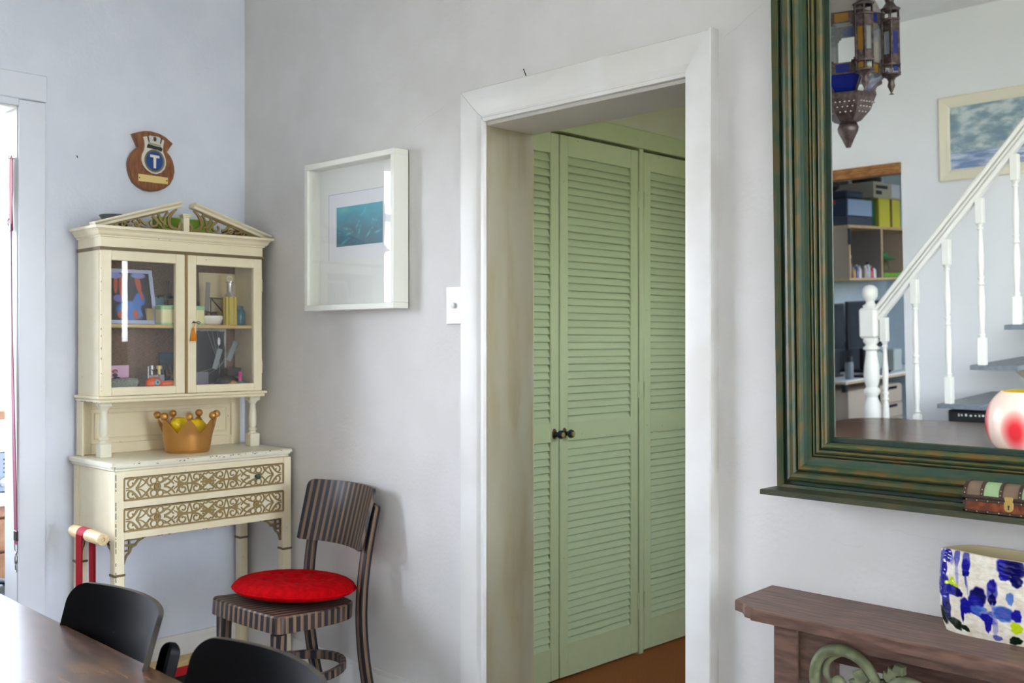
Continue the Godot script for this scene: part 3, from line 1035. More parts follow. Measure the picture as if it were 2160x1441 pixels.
	bx(cn, V(0.022, 1.72, 0.05), V(0.221, 1.756, 0.694))
	obj("cornice", cn, c, o)
	# broken pediment
	var zm := 0.371
	for sg in [1.0, -1.0]:
		var z_end: float = zm + sg * 0.352
		var z_in: float = zm + sg * 0.03
		var pts := [V(0.228, 1.768, z_end), V(0.228, 1.868, z_in)]
		var rk := ST()
		var dir: Vector3 = (pts[1] - pts[0]).normalized()
		var across: Vector3 = dir.cross(V(1, 0, 0)).normalized() * (-sg)
		var prof := [Vector2(0, 0), Vector2(0, 0.02), Vector2(0.005, 0.023), Vector2(0.009, 0.019), Vector2(0.012, 0.014), Vector2(0.02, 0.011), Vector2(0.022, 0.005), Vector2(0.022, 0)]
		if across.y > 0: across = -across
		moulding(rk, pts[0] - V(0.012, 0, 0), pts[1] - V(0.012, 0, 0), across, V(1, 0, 0), prof)
		box(rk, (pts[0] + pts[1]) / 2 + across * 0.009 - V(0.026, 0, 0), V(0.03, 0.018, (pts[1] - pts[0]).length()), 0.001, Basis(V(1, 0, 0), across * -1.0, dir).orthonormalized() if Basis(V(1, 0, 0), across * -1.0, dir).determinant() > 0 else Basis(V(1, 0, 0), across, dir).orthonormalized())
		obj("pediment_rail", rk, c, o)
		# scroll fret filling the raking triangle
		var fr := ST()
		var xf := front * T(-zm, 1.756, 0.204)
		var x_out := 0.305
		var thick := 0.0075
		for q in [
			[[Vector2(x_out, 0.003), Vector2(0.02, 0.003)], [0.002, 0.006]],
			[[Vector2(x_out, 0.002), Vector2(0.07, 0.075)], 0.004],
			[bez(Vector2(0.022, 0.006), Vector2(0.03, 0.028), Vector2(0.014, 0.034)), 0.005],
			[bez(Vector2(0.026, 0.01), Vector2(0.075, 0.01), Vector2(0.064, 0.05)), [0.006, 0.0055, 0.005, 0.005, 0.005, 0.005, 0.005, 0.006, 0.007]],
			[bez(Vector2(0.064, 0.05), Vector2(0.056, 0.07), Vector2(0.034, 0.084)), taper(9, 0.007, 0.003)],
			[bez(Vector2(0.068, 0.07), Vector2(0.09, 0.05), Vector2(0.086, 0.012)), 0.0032],
			[bez(Vector2(0.07, 0.02), Vector2(0.1, 0.03), Vector2(0.105, 0.06)), taper(9, 0.002, 0.0045)],
			[spiral(Vector2(0.128, 0.028), 0.022, 0.006, 90, 420, 18), 0.0036],
			[bez(Vector2(0.085, 0.004), Vector2(0.1, 0.025), Vector2(0.13, 0.05)), 0.003],
			[bez(Vector2(0.15, 0.02), Vector2(0.165, 0.02), Vector2(0.176, 0.036)), taper(9, 0.0045, 0.002)],
			[spiral(Vector2(0.188, 0.02), 0.015, 0.004, 100, 440, 14), 0.003],
			[bez(Vector2(0.15, 0.004), Vector2(0.17, 0.012), Vector2(0.205, 0.026)), 0.0028],
			[bez(Vector2(0.205, 0.014), Vector2(0.22, 0.012), Vector2(0.232, 0.02)), taper(9, 0.004, 0.0016)],
			[spiral(Vector2(0.24, 0.012), 0.009, 0.003, 90, 420, 12), 0.0024],
			[bez(Vector2(0.255, 0.004), Vector2(0.265, 0.01), Vector2(0.272, 0.008)), 0.003],
		]:
			var line := []
			for p in q[0]:
				line.append(Vector2(-sg * p.x, p.y))
			thick += 0.00006
			strip(fr, line, q[1], thick, xf)
		var f := obj("pediment_fretwork", fr, M.gold_paint, o)
		f.set_meta("label", "gold sawn scrollwork under the raking rail")
	var fin := ST()
	bx(fin, V(0.196, 1.75, zm - 0.0115), V(0.219, 1.812, zm + 0.0115), 0.001)
	bx(fin, V(0.192, 1.812, zm - 0.016), V(0.224, 1.817, zm + 0.016), 0.001)
	bx(fin, V(0.19, 1.817, zm - 0.02), V(0.228, 1.824, zm + 0.02), 0.002)
	obj("finial", fin, c, o)
	# paint knocked off along the front edges; straight dark lines along the drawer tops
	var ch := ST()
	var rng := RandomNumberGenerator.new()
	rng.seed = 21
	for i in 34:
		var y := rng.randf_range(0.5, 0.9)
		box(ch, V(0.3752, y, 0.7098), V(0.0024, rng.randf_range(0.003, 0.014), 0.0024))
	for i in 30:
		var z := rng.randf_range(0.03, 0.71)
		box(ch, V(0.3815, rng.randf_range(0.926, 0.9355), z), V(0.0012, rng.randf_range(0.0012, 0.003), rng.randf_range(0.002, 0.008)))
	for i in 14:
		var z := rng.randf_range(0.06, 0.68)
		box(ch, V(0.3722, 0.6725, z), V(0.001, 0.0018, rng.randf_range(0.003, 0.012)))
	for i in 10:
		box(ch, V(rng.randf_range(0.05, 0.23), 1.1355, 0.7045), V(rng.randf_range(0.002, 0.008), 0.0015, 0.001))
	for i in 12:
		box(ch, V(0.2205, rng.randf_range(1.17, 1.65), 0.6935), V(0.0012, rng.randf_range(0.002, 0.007), 0.0012))
	for y in [0.884, 0.7775]:
		box(ch, V(0.3722, y, 0.367), V(0.0008, 0.0022, 0.628))
	obj("chips_and_lines", ch, mat(rgb(40, 34, 28), 0.8), o).set_meta("kind", "stuff")
	rebase(o, V(0.2, 0, 0.37))
	# key left in the lock, with a tassel
	var k := thing("key_with_tassel", "small dark key in the cabinet door with an orange tassel hanging from it", "key")
	var ks := ST()
	tube(ks, [V(0.214, 1.421, 0.345), V(0.238, 1.421, 0.345)], 0.002, 8)
	tube(ks, [V(0.238, 1.421, 0.345), V(0.244, 1.425, 0.335), V(0.244, 1.42, 0.328), V(0.242, 1.415, 0.334), V(0.238, 1.421, 0.345)], 0.0016, 6)
	tube(ks, [V(0.238, 1.421, 0.345), V(0.24, 1.425, 0.354), V(0.238, 1.418, 0.358)], 0.0016, 6)
	obj("key", ks, M.black, k)
	var ts := ST()
	tube(ts, [V(0.239, 1.42, 0.347), V(0.237, 1.41, 0.349), V(0.2355, 1.4, 0.351)], 0.001, 6)
	lathe(ts, [Vector2(0, 1.402), Vector2(0.0045, 1.4), Vector2(0.005, 1.394), Vector2(0.0038, 1.389), Vector2(0.0042, 1.386)], 14, T(0.2345, 0, 0.351))
	for i in 26:
		var a := TAU * i / 26.0
		var r := 0.0075 if i % 2 else 0.0105
		tube(ts, [V(0.2345 + cos(a) * 0.003, 1.389, 0.351 + sin(a) * 0.003), V(0.2345 + cos(a) * r * 0.7, 1.372, 0.351 + sin(a) * r * 0.75), V(0.2345 + cos(a) * r * 0.75, 1.352, 0.351 + sin(a) * r)], 0.0015, 5)
	obj("tassel", ts, mat(rgb(240, 146, 24), 0.8), k)
	rebase(k, V(0.22, 1.42, 0.345))
	# bits and pieces kept on the roof of the cabinet
	tag(obj("tray", boxed(V(0.06, 1.757, 0.2), V(0.11, 1.822, 0.43), 0.004), mat(rgb(128, 170, 40), 0.5)), "bright green tray lying behind the pediment on the cabinet top", "tray")
	tag(obj("metal_dish", lathed([Vector2(0, 1.757), Vector2(0.03, 1.757), Vector2(0.045, 1.79), Vector2(0.06, 1.812), Vector2(0.058, 1.813), Vector2(0.03, 1.765), Vector2(0, 1.764)], 24, T(0.082, 0, 0.578)), M.plastic_grey), "grey metal dish half hidden behind the left of the pediment", "dish")
	tag(obj("dark_box", boxed(V(0.05, 1.757, 0.058), V(0.15, 1.793, 0.135), 0.004), mat(rgb(80, 74, 70), 0.5)), "dark grey box behind the right end of the pediment", "box")


func flip_profile(p: Array) -> Array:
	# (projection, height) -> moulding's (across, up) with across running upwards
	var l := []
	for q in p:
		l.append(Vector2(q.y, q.x))
	return l


# cornice profile is (projection, rise): built as mitred rings round the front and the two ends
func corn(s: SurfaceTool, x0: float, x1: float, z0: float, z1: float, y: float, prof: Array):
	var group := 1
	for i in prof.size() - 1:
		var a: Vector2 = prof[i]
		var b: Vector2 = prof[i + 1]
		s.set_smooth_group(group)
		group += 1
		var pa := [V(x0, y + a.y, z1 + a.x), V(x1 + a.x, y + a.y, z1 + a.x), V(x1 + a.x, y + a.y, z0 - a.x), V(x0, y + a.y, z0 - a.x)]
		var pb := [V(x0, y + b.y, z1 + b.x), V(x1 + b.x, y + b.y, z1 + b.x), V(x1 + b.x, y + b.y, z0 - b.x), V(x0, y + b.y, z0 - b.x)]
		for k in 3:
			s.set_smooth_group(group + k)
			quad(s, pa[k], pa[k + 1], pb[k + 1], pb[k])
		group += 3
	# lid
	s.set_smooth_group(-1)
	var e: Vector2 = prof[prof.size() - 2]
	face(s, [V(x0, y + e.y, z1 + e.x), V(x1 + e.x, y + e.y, z1 + e.x), V(x1 + e.x, y + e.y, z0 - e.x), V(x0, y + e.y, z0 - e.x)], Vector3.UP)


func cabinet_contents():
	# ---- upper shelf, y = 1.413
	var y := 1.413
	var p := thing("framed_print", "pale blue framed picture leaning in the upper left of the cabinet", "picture frame")
	var im := Image.create(96, 112, false, Image.FORMAT_RGB8)
	im.fill(rgb(40, 34, 44))
	blob(im, 48, 88, 34, 26, rgb(78, 130, 210), 0.0)
	blob(im, 68, 66, 14, 26, rgb(70, 120, 205), 0.3)
	blob(im, 26, 60, 14, 10, rgb(120, 110, 190), 0.0)
	for q in [[22, 26, 5, 28, 0.1], [32, 30, 4, 30, 0.05], [70, 24, 7, 26, -0.1], [74, 50, 4, 16, -0.15], [26, 98, 8, 10, 0], [58, 96, 6, 12, 0], [88, 98, 9, 8, 0.4]]:
		blob(im, q[0], q[1], q[2], q[3], rgb(198, 96, 62), q[4])
	blob(im, 22, 7, 16, 9, rgb(150, 160, 220), 0.0)
	blob(im, 72, 6, 18, 8, rgb(150, 160, 220), 0.0)
	blob(im, 80, 92, 9, 20, rgb(30, 28, 40), -0.3)
	var lean := Basis(V(0, 0, 1), deg_to_rad(14))
	var xf := T(0.118, y + 0.001, 0.535, lean)
	var fr := ST()
	for q in [[V(-0.006, 0, -0.098), V(0.006, 0.014, 0.098)], [V(-0.006, 0.196, -0.098), V(0.006, 0.21, 0.098)], [V(-0.006, 0.014, -0.098), V(0.006, 0.196, -0.084)], [V(-0.006, 0.014, 0.084), V(0.006, 0.196, 0.098)]]:
		box(fr, xf * ((q[0] + q[1]) / 2), q[1] - q[0], 0.001, lean)
	obj("frame", fr, mat(rgb(196, 206, 236), 0.45), p)
	picture_quad("picture", im, [xf * V(0.001, 0.012, 0.086), xf * V(0.001, 0.012, -0.086), xf * V(0.001, 0.198, -0.086), xf * V(0.001, 0.198, 0.086)], p, 0.5)
	obj("backing", boxed(V(-0.004, 0.012, -0.086), V(-0.001, 0.198, 0.086)), M.black, p).transform = xf
	rebase(p, V(0.118, y, 0.535))
	for k in 2:
		var z: float = 0.422 if k == 0 else 0.306
		var t := thing("tea_tin", ["cream tin with a mint green lid standing left of the cabinet's middle strip", "cream tin with a mint green lid standing right of the cabinet's middle strip"][k], "tin")
		obj("body", extruded(rounded(0.06, 0.06, 0.012), 0.006, 0.064, T(0.155, y, z, Basis(V(1, 0, 0), -PI / 2)), 0.0), mat(rgb(232, 222, 168), 0.35), t)
		obj("lid", extruded(rounded(0.063, 0.063, 0.013), 0.056, 0.072, T(0.155, y, z, Basis(V(1, 0, 0), -PI / 2)), 0.003), mat(rgb(160, 208, 150), 0.35), t)
		obj("base_rim", extruded(rounded(0.062, 0.062, 0.013), 0.0, 0.007, T(0.155, y, z, Basis(V(1, 0, 0), -PI / 2)), 0.0), mat(rgb(160, 208, 150), 0.35), t)
		rebase(t, V(0.155, y, z))
	var orn := ST()
	lathe(orn, [Vector2(0, 0), Vector2(0.02, 0), Vector2(0.018, 0.006), Vector2(0.004, 0.012), Vector2(0.004, 0.095), Vector2(0.016, 0.1), Vector2(0.02, 0.11), Vector2(0.016, 0.12), Vector2(0.005, 0.124), Vector2(0.004, 0.15), Vector2(0.007, 0.156), Vector2(0.007, 0.168), Vector2(0, 0.171)], 16, T(0.09, y, 0.382))
	tube(orn, [V(0.09, y + 0.108, 0.345), V(0.09, y + 0.111, 0.382), V(0.09, y + 0.106, 0.42)], 0.006, 8)
	tag(obj("cast_ornament", orn, mat(rgb(58, 66, 60), 0.45, 0.4)), "dark green metal ornament with a wheel behind the cream tin", "ornament")
	tag(obj("card_box", boxed(V(0.04, y, 0.388), V(0.075, y + 0.105, 0.46), 0.001), mat(rgb(118, 158, 170), 0.6)), "pale blue box behind the cream tin in the cabinet", "box")
	tag(obj("card_box", boxed(V(0.09, y, 0.452), V(0.12, y + 0.06, 0.478), 0.001), mat(rgb(176, 158, 112), 0.6)), "small tan box between the framed picture and the cream tin", "box")
	# right half: open card, stick, easel, bowl, bottle, jar
	var cd := thing("greeting_card", "cream folded card standing open behind the perfume bottle", "card")
	for k in 2:
		var b := Basis(Vector3.UP, deg_to_rad(-7 if k == 0 else 9)) * Basis(V(0, 0, 1), deg_to_rad(6))
		var cs := ST()
		box(cs, T(0.062, y + 0.106, 0.141) * (b * V(0, 0, 0.045 if k == 0 else -0.044)), V(0.0012, 0.208, 0.088), 0, b)
		obj("card_panel", cs, mat(rgb(224, 208, 168) if k == 0 else rgb(216, 198, 152), 0.8), cd)
	rebase(cd, V(0.062, y, 0.14))
	var sk := ST()
	box(sk, V(0.12, y + 0.085, 0.234), V(0.005, 0.165, 0.018), 0.001, Basis(V(1, 0, 0), deg_to_rad(-3)))
	tag(obj("ruler", sk, mat(rgb(128, 126, 122), 0.5)), "grey stick standing upright in the bowl in the cabinet", "stick")
	var es := ST()
	tube(es, [V(0.1, y + 0.108, 0.213), V(0.1, y + 0.105, 0.142)], 0.0028, 6)
	tube(es, [V(0.1, y + 0.108, 0.208), V(0.105, y + 0.03, 0.135)], 0.0028, 6)
	tube(es, [V(0.1, y + 0.108, 0.208), V(0.1, y + 0.0, 0.208)], 0.0028, 6)
	tube(es, [V(0.1, y + 0.105, 0.145), V(0.1, y + 0.0, 0.145)], 0.0028, 6)
	tag(obj("wire_easel", es, mat(rgb(62, 54, 44), 0.5)), "dark wire easel standing behind the white bowl", "easel")
	tag(obj("bowl", lathed([Vector2(0, 0), Vector2(0.03, 0), Vector2(0.04, 0.008), Vector2(0.048, 0.026), Vector2(0.047, 0.036), Vector2(0.044, 0.036), Vector2(0.042, 0.026), Vector2(0.03, 0.012), Vector2(0, 0.01)], 28, T(0.148, y, 0.236)), mat(rgb(232, 228, 216), 0.25)), "white china bowl of dark bits on the cabinet shelf", "bowl")
	var rng := RandomNumberGenerator.new()
	rng.seed = 31
	for i in 9:
		var b := ST()
		var a := TAU * i / 8.0
		var r := 0.026 if i < 8 else 0.0
		ball(b, V(0.148 + cos(a) * r, y + 0.04 + rng.randf() * 0.008, 0.236 + sin(a) * r), V(0.012, 0.009, 0.013) * rng.randf_range(0.8, 1.15), 10)
		tag(obj("pebble", b, mat([rgb(60, 54, 50), rgb(122, 98, 52), rgb(84, 80, 82)][i % 3], 0.4)), "small dark stone heaped in the white china bowl", "stone", "stones in the bowl in the cabinet")
	var bt := thing("perfume_bottle", "ribbed bottle of yellow perfume with a ring stopper in the cabinet", "bottle")
	var bs := ST()
	var ribs := []
	for i in 48:
		var a := TAU * i / 48.0
		var r := 0.0262 + 0.0016 * cos(a * 12.0)
		ribs.append(Vector2(cos(a) * r, sin(a) * r))
	extrude(bs, ribs, 0.0, 0.112, T(0.155, y, 0.156, Basis(V(1, 0, 0), -PI / 2)), 0.003)
	var glow := mat(Color(0.86, 0.76, 0.26, 0.4), 0.08)
	glow.transparency = BaseMaterial3D.TRANSPARENCY_ALPHA
	obj("bottle", bs, mat(rgb(190, 170, 70), 0.12), bt)
	obj("neck", lathed([Vector2(0.022, 0.112), Vector2(0.013, 0.128), Vector2(0.0115, 0.13), Vector2(0.0115, 0.165), Vector2(0.016, 0.167), Vector2(0.016, 0.171), Vector2(0, 0.171)], 18, T(0.155, y, 0.156)), mat(rgb(200, 200, 196), 0.25, 0.6), bt)
	var rg := ST()
	var ring := []
	for i in 16:
		var a := TAU * i / 16.0
		ring.append(V(0.155, y + 0.182 + sin(a) * 0.0115, 0.156 + cos(a) * 0.0115))
	tube(rg, ring, 0.0024, 8, "round", Vector3.RIGHT, true)
	obj("ring_stopper", rg, mat(rgb(214, 212, 190), 0.15), bt)
	rebase(bt, V(0.155, y, 0.156))
	var jr := thing("blue_jar", "small teal glass jar at the right end of the cabinet shelf", "jar")
	obj("body", lathed([Vector2(0, 0), Vector2(0.018, 0), Vector2(0.021, 0.006), Vector2(0.021, 0.052), Vector2(0.017, 0.062), Vector2(0.012, 0.066)], 20, T(0.13, y, 0.098)), mat(rgb(54, 108, 122), 0.15), jr)
	obj("lid", lathed([Vector2(0.013, 0.064), Vector2(0.014, 0.066), Vector2(0.014, 0.078), Vector2(0, 0.08)], 20, T(0.13, y, 0.098)), mat(rgb(60, 96, 104), 0.35), jr)
	rebase(jr, V(0.13, y, 0.098))
	# ---- floor of the case, y = 1.172
	y = 1.172
	tag(obj("stone_slab", extruded([Vector2(-0.062, 0.002), Vector2(0.05, 0), Vector2(0.066, 0.03), Vector2(0.058, 0.046), Vector2(-0.02, 0.044), Vector2(-0.064, 0.04)], -0.03, 0.03, Transform3D(Basis(Vector3.UP, PI / 2), V(0.155, y, 0.6)), 0.008), tri(mat_noise(rgb(150, 156, 142), rgb(98, 104, 98), 0.09, 51), V(8, 40, 8))), "grey layered stone slab lying in the lower left of the cabinet", "stone")
	var pim := Image.create(64, 48, false, Image.FORMAT_RGB8)
	pim.fill(rgb(222, 180, 206))
	blob(pim, 28, 20, 8, 8, rgb(62, 22, 36), 0)
	blob(pim, 29, 22, 5, 5, rgb(206, 130, 120), 0)
	blob(pim, 28, 34, 8, 7, rgb(40, 34, 60), 0.2)
	blob(pim, 20, 20, 2, 9, rgb(214, 100, 120), 0.6)
	blob(pim, 33, 44, 10, 4, rgb(34, 30, 50), 0)
	var pc := thing("pink_card", "pink card with a small dark haired figure standing on the grey stone", "card")
	obj("card", boxed(V(0.118, y + 0.041, 0.548), V(0.121, y + 0.091, 0.642)), mat(rgb(222, 180, 206), 0.7), pc)
	picture_quad("print", pim, [V(0.1215, y + 0.042, 0.641), V(0.1215, y + 0.042, 0.549), V(0.1215, y + 0.09, 0.549), V(0.1215, y + 0.09, 0.641)], pc, 0.6)
	rebase(pc, V(0.12, y + 0.041, 0.595))
	var gb := thing("glass_flask", "clear square perfume bottle with two stoppers behind the orange toy", "bottle")
	var gl := mat(Color(0.75, 0.8, 0.85, 0.35), 0.05)
	gl.transparency = BaseMaterial3D.TRANSPARENCY_ALPHA
	obj("body", boxed(V(0.115, y, 0.425), V(0.155, y + 0.055, 0.495), 0.003), gl, gb)
	obj("stopper", lathed([Vector2(0.008, 0.055), Vector2(0.008, 0.07), Vector2(0.013, 0.074), Vector2(0.013, 0.09), Vector2(0, 0.092)], 14, T(0.135, y, 0.468)), M.steel, gb)
	obj("stopper", lathed([Vector2(0.006, 0.055), Vector2(0.006, 0.074), Vector2(0.011, 0.075), Vector2(0.011, 0.088), Vector2(0, 0.088)], 14, T(0.135, y, 0.438)), M.brass_pale, gb)
	obj("metal_post", lathed([Vector2(0.004, 0), Vector2(0.004, 0.085), Vector2(0.007, 0.087), Vector2(0, 0.09)], 10, T(0.16, y, 0.493)), M.steel, gb)
	rebase(gb, V(0.135, y, 0.46))
	var ty := thing("toy_fish", "bright orange toy with a blue eye in the lower left of the cabinet", "toy")
	var orange := mat(rgb(236, 96, 24), 0.35)
	var tb := ST()
	ball(tb, V(0.175, y + 0.024, 0.478), V(0.02, 0.023, 0.034), 16)
	ball(tb, V(0.175, y + 0.02, 0.42), V(0.018, 0.014, 0.034), 16)
	obj("body", tb, orange, ty)
	obj("tail", extruded([Vector2(0, 0.01), Vector2(0.03, 0.03), Vector2(0.026, 0.015), Vector2(0.032, 0.0)], -0.004, 0.004, Transform3D(Basis(Vector3.UP, PI / 2), V(0.175, y + 0.004, 0.405)), 0.001), orange, ty)
	obj("eye", lathed([Vector2(0.011, 0), Vector2(0.009, 0.004), Vector2(0, 0.005)], 16, T(0.1935, y + 0.028, 0.474, Basis(V(0, 0, 1), -PI / 2))), mat(rgb(110, 186, 214), 0.3), ty)
	obj("pupil", lathed([Vector2(0.004, 0.0045), Vector2(0.003, 0.006), Vector2(0, 0.0062)], 12, T(0.1935, y + 0.028, 0.474, Basis(V(0, 0, 1), -PI / 2))), mat(rgb(20, 60, 110), 0.3), ty)
	rebase(ty, V(0.175, y, 0.45))
	tag(obj("blue_book", boxed(V(0.05, y, 0.325), V(0.062, y + 0.135, 0.4), 0.001), mat(rgb(48, 88, 112), 0.7)), "dark blue book upright behind the orange toy", "book")
	var nest := ST()
	for i in 30:
		var a := rng.randf() * TAU
		var c := V(0.095, y + 0.05 + rng.randf() * 0.03, 0.365)
		tube(nest, [c + V(0.01, -0.03, 0), c + V(rng.randf_range(-0.01, 0.02), sin(a) * 0.03, cos(a) * 0.03), c + V(0.015, -0.03 + sin(a) * 0.02, cos(a) * 0.035)], 0.0016, 5)
	tag(tag(obj("straw_nest", nest, mat(rgb(140, 116, 78), 0.8)), "bundle of brown straw in front of the dark blue book", "straw"), "", "", "", "stuff")
	tag(obj("dark_stone", ellipsoid(V(0.1, y + 0.018, 0.365), V(0.02, 0.018, 0.03)), mat(rgb(44, 42, 42), 0.4)), "black rounded stone between the orange toy and the straw", "stone")
	# right half below the shelf
	var bc := thing("black_print", "dark slate blue print with torn pale edges leaning below the cabinet shelf", "print")
	obj("paper", boxed(V(0.056, y, 0.118), V(0.059, y + 0.228, 0.286), 0.0), mat(rgb(196, 194, 190), 0.9), bc)
	var rag := []
	for i in 44:
		var k := i / 44.0 * 4.0
		var e := fmod(k, 1.0)
		var r := rng.randf_range(-0.0025, 0.0025)
		rag.append([Vector2(-0.076 + 0.152 * e, -0.105 + r), Vector2(0.076 + r, -0.105 + 0.21 * e), Vector2(0.076 - 0.152 * e, 0.105 + r), Vector2(-0.076 + r, 0.105 - 0.21 * e)][int(k)])
	obj("ink", extruded(rag, 0.0, 0.0006, Transform3D(Basis(Vector3.UP, PI / 2), V(0.0592, y + 0.114, 0.202))), mat(rgb(34, 40, 48), 0.5), bc)
	rebase(bc, V(0.058, y, 0.2))
	var wires := thing("wire_sculpture", "spray of thin wires with two silver tags below the cabinet shelf", "ornament")
	var ws := ST()
	for q in [[0.225, 0.225], [0.205, 0.23], [0.18, 0.226], [0.075, 0.22], [0.08, 0.17], [0.25, 0.06], [0.27, 0.02]]:
		tube(ws, [V(0.11, y + 0.03, 0.178), V(0.115, y + 0.08, 0.178), V(0.1, y + q[1], q[0])], 0.0008, 5)
	obj("wire", ws, M.steel, wires)
	for q in [[0.186, 0.11, 17.0], [0.121, 0.14, 24.0]]:
		var tg := ST()
		box(tg, V(0.112, y + q[1], q[0]), V(0.001, 0.082, 0.021), 0, Basis(V(1, 0, 0), deg_to_rad(-q[2])))
		obj("silver_tag", tg, mat(rgb(150, 162, 166), 0.35, 0.4), wires)
	obj("stand", lathed([Vector2(0, 0), Vector2(0.02, 0), Vector2(0.02, 0.012), Vector2(0.004, 0.02), Vector2(0.003, 0.05), Vector2(0, 0.05)], 14, T(0.11, y, 0.178)), M.black, wires)
	obj("crystal", ellipsoid(V(0.106, y + 0.178, 0.176), V(0.005, 0.016, 0.006)), mat(rgb(220, 228, 232), 0.05), wires)
	rebase(wires, V(0.11, y, 0.178))
	tag(obj("ring_box", boxed(V(0.09, y + 0.04, 0.098), V(0.145, y + 0.075, 0.158), 0.003), mat(rgb(40, 36, 30), 0.4)), "small dark box with a pale edge resting on the black stone", "box")
	tag(obj("black_stone", ellipsoid(V(0.115, y + 0.02, 0.14), V(0.03, 0.021, 0.05)), mat(rgb(28, 28, 30), 0.3)), "large black stone under the dark box in the cabinet", "stone")
	tag(obj("photo_card", boxed(V(0.12, y, 0.23), V(0.123, y + 0.06, 0.298), 0.0), mat(rgb(120, 118, 132), 0.6)), "small lilac grey card in front of the dark print's corner", "card")
	var fg := thing("pink_figurine", "tiny shiny pink figurine with a green base in the cabinet", "figurine")
	obj("figure", lathed([Vector2(0.006, 0.022), Vector2(0.007, 0.03), Vector2(0.004, 0.038), Vector2(0.0075, 0.046), Vector2(0.007, 0.055), Vector2(0, 0.062)], 14, T(0.165, y, 0.117)), mat(rgb(226, 60, 140), 0.15), fg)
	obj("base", lathed([Vector2(0, 0), Vector2(0.012, 0), Vector2(0.013, 0.012), Vector2(0.007, 0.023), Vector2(0, 0.023)], 14, T(0.165, y, 0.117)), mat(rgb(34, 90, 60), 0.3), fg)
	rebase(fg, V(0.165, y, 0.117))
	for q in [[0.145, 0.016, rgb(176, 120, 76), "tan pebble left of the pink figurine"], [0.082, 0.012, rgb(184, 132, 92), "tan pebble near the right end of the cabinet floor"], [0.1, 0.015, rgb(44, 84, 92), "teal pebble between the pink figurine and the right tan pebble"]]:
		tag(obj("pebble", ellipsoid(V(0.16, y + q[1] * 0.8, q[0]), V(q[1], q[1] * 0.8, q[1] * 1.2)), mat(q[2], 0.5)), q[3], "pebble")


func mat_noise(a: Color, b: Color, freq: float, sd: int, rough := 0.7) -> StandardMaterial3D:
	var m := mat(Color.WHITE, rough)
	m.albedo_texture = noise_tex(128, freq, [[0.3, a], [0.7, b]], sd)
	return m


func ellipsoid(c: Vector3, r: Vector3) -> SurfaceTool:
	var s := ST()
	ball(s, c, r, 16)
	return s


func blob(im: Image, cx: float, cy: float, rx: float, ry: float, c: Color, turn := 0.0, soft := 0.25, wob := 0.0, sd := 0):
	var r := maxf(rx, ry) * (1.2 + wob)
	for y in range(maxi(0, int(cy - r)), mini(im.get_height(), int(cy + r) + 1)):
		for x in range(maxi(0, int(cx - r)), mini(im.get_width(), int(cx + r) + 1)):
			var d := Vector2(x - cx, y - cy).rotated(-turn) / Vector2(rx, ry)
			var k := d.length()
			if wob > 0.0:
				k += wob * sin(d.angle() * 3.0 + sd) * 0.6 + wob * sin(d.angle() * 7.0 + sd * 2.3) * 0.4
			if k < 1.0:
				var a := clampf((1.0 - k) / soft, 0.0, 1.0) * c.a
				var o := im.get_pixel(x, y)
				im.set_pixel(x, y, o.lerp(Color(c.r, c.g, c.b), a))


# corners: bottom left, bottom right, top right, top left, seen from the front
func picture_quad(called: String, im: Image, c: Array, parent: Node, rough := 0.6) -> MeshInstance3D:
	var s := ST()
	quad(s, c[0], c[1], c[2], c[3], Vector2(0, 1), Vector2(1, 1), Vector2(1, 0), Vector2(0, 0))
	var m := mat(Color.WHITE, rough)
	m.albedo_texture = ImageTexture.create_from_image(im)
	return obj(called, s, m, parent)


